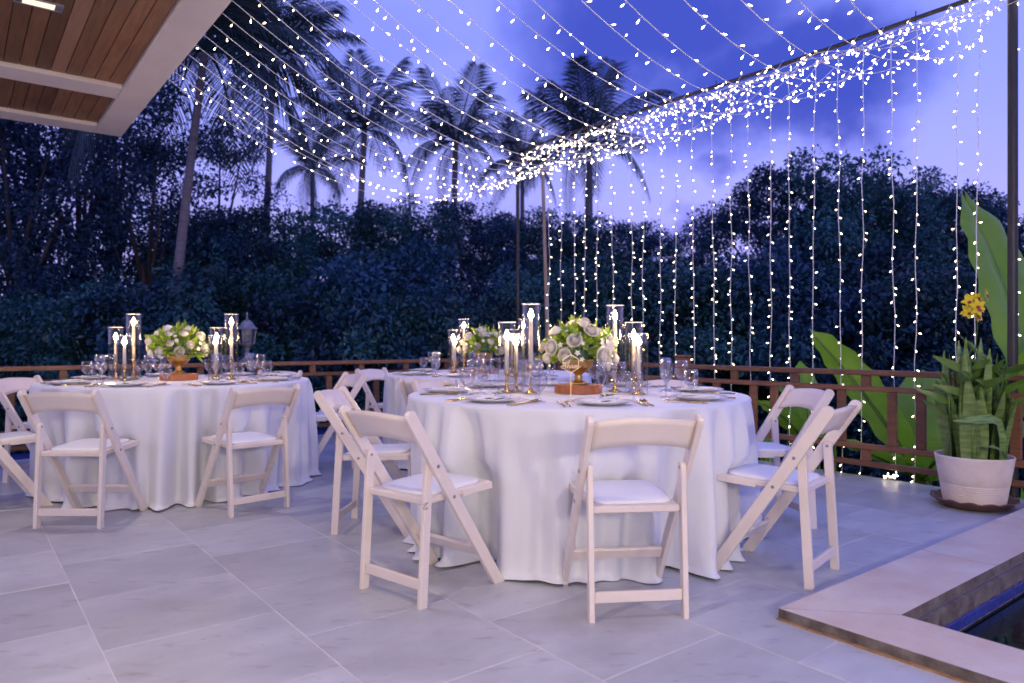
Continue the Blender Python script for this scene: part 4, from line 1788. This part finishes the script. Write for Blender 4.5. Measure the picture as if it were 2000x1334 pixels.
# flower spike
spk = [Vector((-.02, -.04, .6)), Vector((-.04, -.06, .9)), Vector((-.03, -.08, 1.12)), Vector((-.045, -.09, 1.32))]
MB().tube(spk, [.004, .0035, .003, .002], 6).build('flower_spike', 'orchid_leaf', pt, True)
fm = MB()
for k in range(5):
    a = 2 * PI * k / 5 + .3
    leaf_surf(fm, (0, 0, 0), (math.cos(a), math.sin(a), .25), (0, 0, 1), .034, .013, 0, .15, 4)
leaf_surf(fm, (0, 0, .004), (0, -1, .5), (0, 0, 1), .020, .011, 1, .3, 3)
flm = fm.mesh('orchid_flower', ['orchid_petal', 'orchid_lip'], True)
for k in range(14):
    a = rs.uniform(0, 2 * PI)
    z = 1.20 + .14 * k / 13
    o = place('orchid_flower', flm, pt, (-.04 + .05 * math.cos(a), -.09 + .045 * math.sin(a), z), 0, rs.uniform(1.1, 1.45))
    aim(o, (math.cos(a) * .8, -abs(math.sin(a)) - .4, .15), rs.uniform(0, 1))


# ------------------------------------------------------------------ banana plants beyond the pool-side railing
def banana_leaf(ln, wd, seed, arch):
    rs_ = random.Random(seed)
    mb = MB()
    tears = sorted(rs_.uniform(.15, .95) for _ in range(5))
    ny = 26

    def mid(b):
        return Vector((0, ln * b * (1 - .25 * arch * b), ln * (.15 * b - arch * .55 * b * b)))
    vs, F = [], []
    for s in (-1, 1):
        b0 = len(vs)
        for j in range(ny + 1):
            b = j / ny
            w = wd * (math.sin(PI * min(1, .04 + .96 * b)) ** .55) * (1.0 if b < .9 else (1 - b) / .1 * .8 + .2)
            c = mid(b)
            wv = .012 * math.sin(b * 38 + s)
            for i in range(5):
                q = i / 4
                vs.append((c.x + s * w * q, c.y + .04 * ln * q, c.z + .22 * w * math.sin(q * PI * .7) - .10 * w * q * q + wv * q))
        for j in range(ny):
            for i in range(4):
                k = b0 + j * 5 + i
                f = (k, k + 1, k + 6, k + 5)
                F.append(f if s > 0 else f[::-1])
    mb.add(vs, F, 0)
    mb.tube([mid(b) - Vector((0, 0, .006)) for b in np.linspace(-.12, .98, 12)], [.018 * (1 - .8 * k / 11) + .003 for k in range(12)], 6, 1)
    return mb.mesh('leaf', ['banana_leaf', 'banana_stem'], True)


bl_me = [banana_leaf(1.5, .27, 1, .25), banana_leaf(1.25, .24, 2, .45), banana_leaf(1.1, .22, 3, .15)]


def banana(x, y, h, leaves, label, seed):
    rs_ = random.Random(seed)
    t = thing('banana_plant', label, 'banana plant', (x, y, GZ), 0, 'banana plants beyond the railing')
    MB().tube([(0, 0, 0), (.02, 0, h * .5), (0, .02, h)], [.10, .085, .05], 10).build('stem', 'banana_stem', t, True)
    for (az, el, sc_, k, roll) in leaves:
        o = place('leaf', bl_me[k], t, (0, 0, h - .05), 0, sc_)
        o.rotation_mode = 'QUATERNION'
        from mathutils import Quaternion
        q = Quaternion((0, 0, 1), rad(az)) @ Quaternion((1, 0, 0), rad(el)) @ Quaternion((0, 1, 0), rad(roll))
        o.rotation_quaternion = q
    return t


# azimuth 0 points the leaf along +y; positive el lifts it
banana(3.95, 5.35, 1.75, [(25, 72, 1.35, 0, 0), (-60, 60, 1.0, 1, 10), (150, 45, .9, 2, 0), (60, 50, .8, 2, 0), (-140, 35, .8, 1, 0)], 'banana plant with one huge upright leaf behind the dark light pole', 1)
banana(3.55, 6.2, 1.2, [(62, 55, 1.1, 0, 35), (-30, 60, 1.0, 1, 0), (165, 30, 1.0, 1, 0), (-110, 30, .9, 2, 20), (110, 20, .9, 0, 0)], 'banana plant with broad rounded leaves outside the pool-side railing', 2)
banana(2.95, 7.1, 1.35, [(10, 75, .8, 2, 0), (120, 40, .8, 1, 0), (-100, 40, .8, 1, 0), (60, 60, .7, 2, 0)], 'slender banana plant between hanging strings, one leaf standing upright', 3)
banana(3.3, 5.9, .55, [(160, 40, .75, 1, 0), (100, 55, .7, 2, 0), (-150, 30, .7, 2, 0), (20, 50, .7, 1, 0)], 'low young banana plant just outside the railing foot', 4)
banana(3.75, 5.0, .7, [(130, 45, .7, 2, 0), (60, 60, .7, 1, 0), (-160, 50, .7, 2, 0), (-30, 60, .7, 1, 0)], 'low young banana plant behind the potted plant', 5)
banana(2.2, 7.9, .9, [(20, 60, .7, 2, 0), (120, 40, .75, 1, 0), (-100, 40, .75, 1, 0)], 'small banana plant outside the newel post', 6)

# strappy ground plants under the railing
sm_ = MB()
for k in range(14):
    a = 2.4 * k
    leaf_surf(sm_, (0.02 * math.cos(a), .02 * math.sin(a), 0), (math.cos(a) * .55, math.sin(a) * .55, 1), (math.cos(a), math.sin(a), .3), .85 + .2 * math.sin(k * 3), .035, 0, .28, 8)
strap_me = sm_.mesh('strappy_plant', 'banana_leaf', True)
rs = random.Random(31)
for i in range(22):
    u = rs.uniform(.3, 6.5)
    v = DV + .2 + rs.uniform(0, .7)
    o = place('strappy_plant', strap_me, None, P(u, v, GZ), rs.uniform(0, 6), rs.uniform(.9, 1.45))
    tag(o, 'clump of arching strap leaves growing outside the pool-side railing', 'plant', 'strap-leaved plants outside the railing')


# ------------------------------------------------------------------ trees
def crown_mesh(name, seed, lobes, per, leaf, mt, cl_r):
    """Leaf-sized folded faces in many clumps; lobes: (x,y,z,rx,rz,clumps)."""
    rg = np.random.default_rng(seed)
    cs, cr_ = [], []
    for (x, y, z, rx, rz, n) in lobes:
        d = rg.normal(size=(n, 3))
        d /= np.linalg.norm(d, axis=1)[:, None]
        k = rg.uniform(.25, 1.05, size=(n, 1)) ** .6
        cs.append(np.array([x, y, z]) + d * k * np.array([rx, rx, rz]))
        cr_.append(rg.uniform(.55, 1.25, size=n) * cl_r)
    cs = np.concatenate(cs)
    cr_ = np.concatenate(cr_)
    n = len(cs) * per
    c = np.repeat(cs, per, 0)
    r = np.repeat(cr_, per)
    d = rg.normal(size=(n, 3))
    d /= np.linalg.norm(d, axis=1)[:, None]
    p = c + d * (r * rg.uniform(.1, 1, n) ** .5)[:, None] * np.array([1, 1, .75])
    # leaf frame: droops outward
    ax = d + rg.normal(size=(n, 3)) * .7 + np.array([0, 0, -.25])
    ax /= np.linalg.norm(ax, axis=1)[:, None]
    up = rg.normal(size=(n, 3)) * .6 + np.array([0, 0, 1.0])
    sd = np.cross(ax, up)
    sd /= np.linalg.norm(sd, axis=1)[:, None] + 1e-9
    nn = np.cross(sd, ax)
    L_ = (leaf * rg.uniform(.6, 1.3, n))[:, None]
    W2 = L_ * .27
    b = p
    tip = p + ax * L_ - nn * L_ * .12
    m1 = p + ax * L_ * .45 + sd * W2 + nn * L_ * .06
    m2 = p + ax * L_ * .45 - sd * W2 + nn * L_ * .06
    v = np.stack([b, m1, tip, b, tip, m2], 1).reshape(-1, 3)
    return np_mesh(name, v, 3, mt)


def tree_mesh(seed, height, spread, mt, n_lobes=17, per=190, leaf=.075, clumps=18, low=.12):
    rs_ = random.Random(seed)
    lobes = []
    tr = MB()
    th = height * .55
    bend = [Vector((0, 0, 0))]
    for i in range(1, 6):
        bend.append(bend[-1] + Vector((rs_.uniform(-.12, .12), rs_.uniform(-.12, .12), th / 5)))
    tr.tube(bend, [.13 * height / 6 * (1 - .13 * i) for i in range(6)], 8)
    for i in range(n_lobes):
        q = low + (1 - low) * (i + .5) / n_lobes
        a = i * 2.4 + rs_.uniform(-.4, .4)
        rad_ = spread * (.25 + .75 * math.sin(PI * min(1, .15 + .85 * q)) ** .8) * rs_.uniform(.55, .95)
        if i == n_lobes - 1:
            rad_ *= .25
        c = Vector((rad_ * math.cos(a) * .72, rad_ * math.sin(a) * .72, height * q * .93))
        s_ = spread * rs_.uniform(.24, .42)
        lobes.append((c.x, c.y, c.z, s_, s_ * .72, clumps))
        s0 = bend[min(5, max(1, int(q * 5)))]
        mid = s0.lerp(c, .5) + Vector((0, 0, .15))
        tr.tube([s0, mid, c], [.045 * height / 6, .03 * height / 6, .012], 5)
    return crown_mesh('crown', seed, lobes, per, leaf, mt, spread * .135), tr.mesh('trunk', 'bark', True)


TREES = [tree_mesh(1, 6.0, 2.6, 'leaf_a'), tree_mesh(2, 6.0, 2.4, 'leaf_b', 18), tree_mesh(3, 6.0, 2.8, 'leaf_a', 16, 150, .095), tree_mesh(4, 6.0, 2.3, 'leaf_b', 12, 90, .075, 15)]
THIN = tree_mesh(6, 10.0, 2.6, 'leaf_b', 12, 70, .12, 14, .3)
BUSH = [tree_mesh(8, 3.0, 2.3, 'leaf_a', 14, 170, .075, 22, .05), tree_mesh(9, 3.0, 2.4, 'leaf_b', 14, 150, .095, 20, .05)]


def tree(nm, mm_, px, d, top_py, label, group, rz, wide=1.0, base_h=6.0, cat='tree'):
    """Stands on the garden ground at the bearing of px, d metres out; its height follows from its usual size and what it overtops."""
    x, y = bearing(px, d)
    ztop = CAM_H + (667 - top_py) / FOC * d
    s = (ztop - GZ) / base_h
    t = thing(nm, label, cat, (x, y, GZ), rz, group)
    t.scale = (s * wide, s * wide, s)
    place('trunk', mm_[1], t)
    place('crown', mm_[0], t)
    return t


rs = random.Random(77)
G1 = 'broadleaf trees behind the railings'
LAB = ['loose leafy tree reaching out under the eaves, beyond the end of the railing', 'loose leafy tree behind the chair under the eaves, sky showing through',
       'taller loose leafy tree seen past the beam end of the villa roof', 'loose leafy tree at the leaning palm trunk, sky glinting through its twigs',
       'loose leafy tree between the two palm trunks',
       'dense dark tree standing behind the garden lantern', 'dense dark tree below the distant half hidden palm', 'dense dark tree under the round crowned palm',
       'dense dark tree under the palm with upswept fronds', 'dense dark tree directly behind the two light poles',
       'dense dark tree behind the foot of the leaning palm',
       'low dense tree under the palm behind the light bar', 'low dense tree beneath the small clouds, seen through the close-set light strings',
       'loose thin tree behind the newel post and light strings', 'high dense tree at the start of the tall clump behind the light curtain',
       'highest dense tree of the clump behind the light curtain', 'high dense tree behind the banana leaves and light curtain',
       'dense tree tapering down beside the dark light pole', 'loose low tree behind the dark light pole and banana leaf', 'dense tree beyond the potted plant and the huge banana leaf']
for px, d, top, k, w in ((-190, 13, 60, 3, 1.0), (10, 12.5, 120, 3, .95), (150, 16, 60, 3, 1.0), (300, 13.5, 190, 3, .95), (430, 17, 200, 3, .8)):
    tree('broadleaf_tree', TREES[k], px, d, top, LAB.pop(0), G1, rs.uniform(0, 6), w)
for px, d, top, k, w in ((470, 13.5, 400, 1, 1.0), (610, 14, 395, 2, 1.05), (760, 14.5, 375, 0, 1.05), (900, 15.5, 390, 1, 1.0), (1010, 16.5, 400, 0, 1.0), (380, 15, 420, 2, .8)):
    tree('broadleaf_tree', TREES[k], px, d, top, LAB.pop(0), G1, rs.uniform(0, 6), w)
for px, d, top, k, w in ((1130, 17, 415, 2, 1.0), (1250, 18, 430, 1, 1.0), (1370, 17, 410, 3, .9), (1510, 14.5, 325, 1, 1.0), (1640, 14, 300, 2, .95), (1770, 15, 330, 0, 1.0), (1890, 15.5, 360, 1, .95), (2010, 14.5, 440, 3, 1.0), (2130, 14, 420, 2, 1.0)):
    tree('broadleaf_tree', TREES[k], px, d, top, LAB.pop(0), G1, rs.uniform(0, 6), w)
for px, d, top in ((60, 15, -80), (215, 17, -40)):
    tree('slender_tree', THIN, px, d, top, 'slender dark trunked tree reaching up behind the villa roof', 'slender trees behind the roof', rs.uniform(0, 6), .8, 10.0)
k = 0
for px in range(-260, 2300, 118):
    d = rs.uniform(10.6, 12.2) if px < 1150 else rs.uniform(10.5, 12.5)
    top = rs.uniform(520, 590)
    side = 'garden railing' if px < 960 else 'hanging light strings'
    tree('shrub', BUSH[k % 2], px + rs.uniform(-25, 25), d, top, f'dark leafy shrub filling the gap behind the {side}', f'shrubs behind the {side}', rs.uniform(0, 6), 1.0, 3.0, 'shrub')
    k += 1


# palms
def frond_mesh(seed, ln, droop):
    rg = np.random.default_rng(seed)
    mb = MB()
    n = 20

    def mid(q):
        return Vector((0, ln * (q - .18 * q * q), ln * (.42 * q - droop * q * q)))
    mb.tube([mid(i / n) for i in range(n + 1)], [.035 * (1 - .85 * i / n) for i in range(n + 1)], 5)
    vs, F = [], []
    m_ = 46
    for i in range(m_):
        q = .10 + .90 * i / (m_ - 1)
        p = mid(q)
        t_ = (mid(min(1, q + .02)) - mid(q - .02)).normalized()
        L_ = ln * .30 * math.sin(PI * min(1, .12 + .80 * q)) ** .7 * rg.uniform(.85, 1.1)
        for s in (-1, 1):
            d = (Vector((s, 0, 0)) * 1.0 + t_ * (.55 + .5 * q) + Vector((0, 0, -.45 + rg.uniform(-.15, .15)))).normalized()
            w = .021
            m1 = p + d * L_ * .5 + Vector((0, 0, -.02 * L_))
            tip = p + d * L_ + Vector((0, 0, -.28 * L_))
            b = len(vs)
            vs += [p + t_ * w * .5, p - t_ * w * .5, m1 - t_ * w, m1 + t_ * w, tip]
            F += [(b, b + 1, b + 2, b + 3), (b + 3, b + 2, b + 4)]
    mb.add(vs, F)
    return mb.mesh('frond', 'frond', False)


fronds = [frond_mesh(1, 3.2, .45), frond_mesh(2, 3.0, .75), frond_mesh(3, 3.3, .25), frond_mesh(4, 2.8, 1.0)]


def palm(px_base, d, px_top, py_top, label, seed, sc_=1.0, nf=22, z0=GZ, tr=1.0):
    rs_ = random.Random(seed)
    bx, by = bearing(px_base, d)
    tx = (px_top - 1000) / FOC * d
    tz = CAM_H + (667 - py_top) / FOC * d
    t = thing('palm_tree', label, 'palm', (bx, by, z0), 0, 'palm trees behind the terrace')
    top = Vector((tx - bx, 0, tz - z0))
    pts = []
    for i in range(13):
        q = i / 12
        p = Vector((top.x * (q ** 1.3), 0, top.z * q))
        pts.append(p)
    MB().tube(pts, [(.17 - .07 * i / 12 + (.05 if i == 0 else 0)) * sc_ * tr for i in range(13)], 10).build('trunk', 'palm_bark', t, True)
    for i in range(nf):
        a = i * 2.399 + rs_.uniform(-.2, .2)
        q = i / nf
        el = rad(66 - 92 * q + rs_.uniform(-9, 9))
        k = 2 if q < .35 else (0 if q < .6 else (1 if q < .8 else 3))
        o = place('frond', fronds[k], t, top, 0, sc_ * rs_.uniform(.85, 1.05))
        o.rotation_euler = (el, rs_.uniform(-.3, .3), a)
    return t


palm(312, 11.2, 400, 100, 'tall palm with a pale leaning trunk rising behind the roof corner', 1, .95, 24, GZ, .58)
palm(508, 19, 535, 110, 'palm with a dark straight trunk beside the leaning palm', 2, 1.0, 20, GZ, .7)
palm(690, 29, 712, 255, 'palm showing a round crown above the sagging light canopy', 3, 1.12, 17)
palm(880, 31, 890, 280, 'palm in mid row with upswept fronds above the canopy lights', 4, 1.18, 17)
palm(1150, 29, 1150, 280, 'palm behind the light bar, long fronds arching through the strings', 5, 1.35, 18)
palm(610, 36, 610, 330, 'distant palm half hidden behind the sagging light canopy', 6, 1.0, 18)
palm(1020, 38, 1020, 320, 'distant palm behind the two light poles', 7, 1.0, 18)
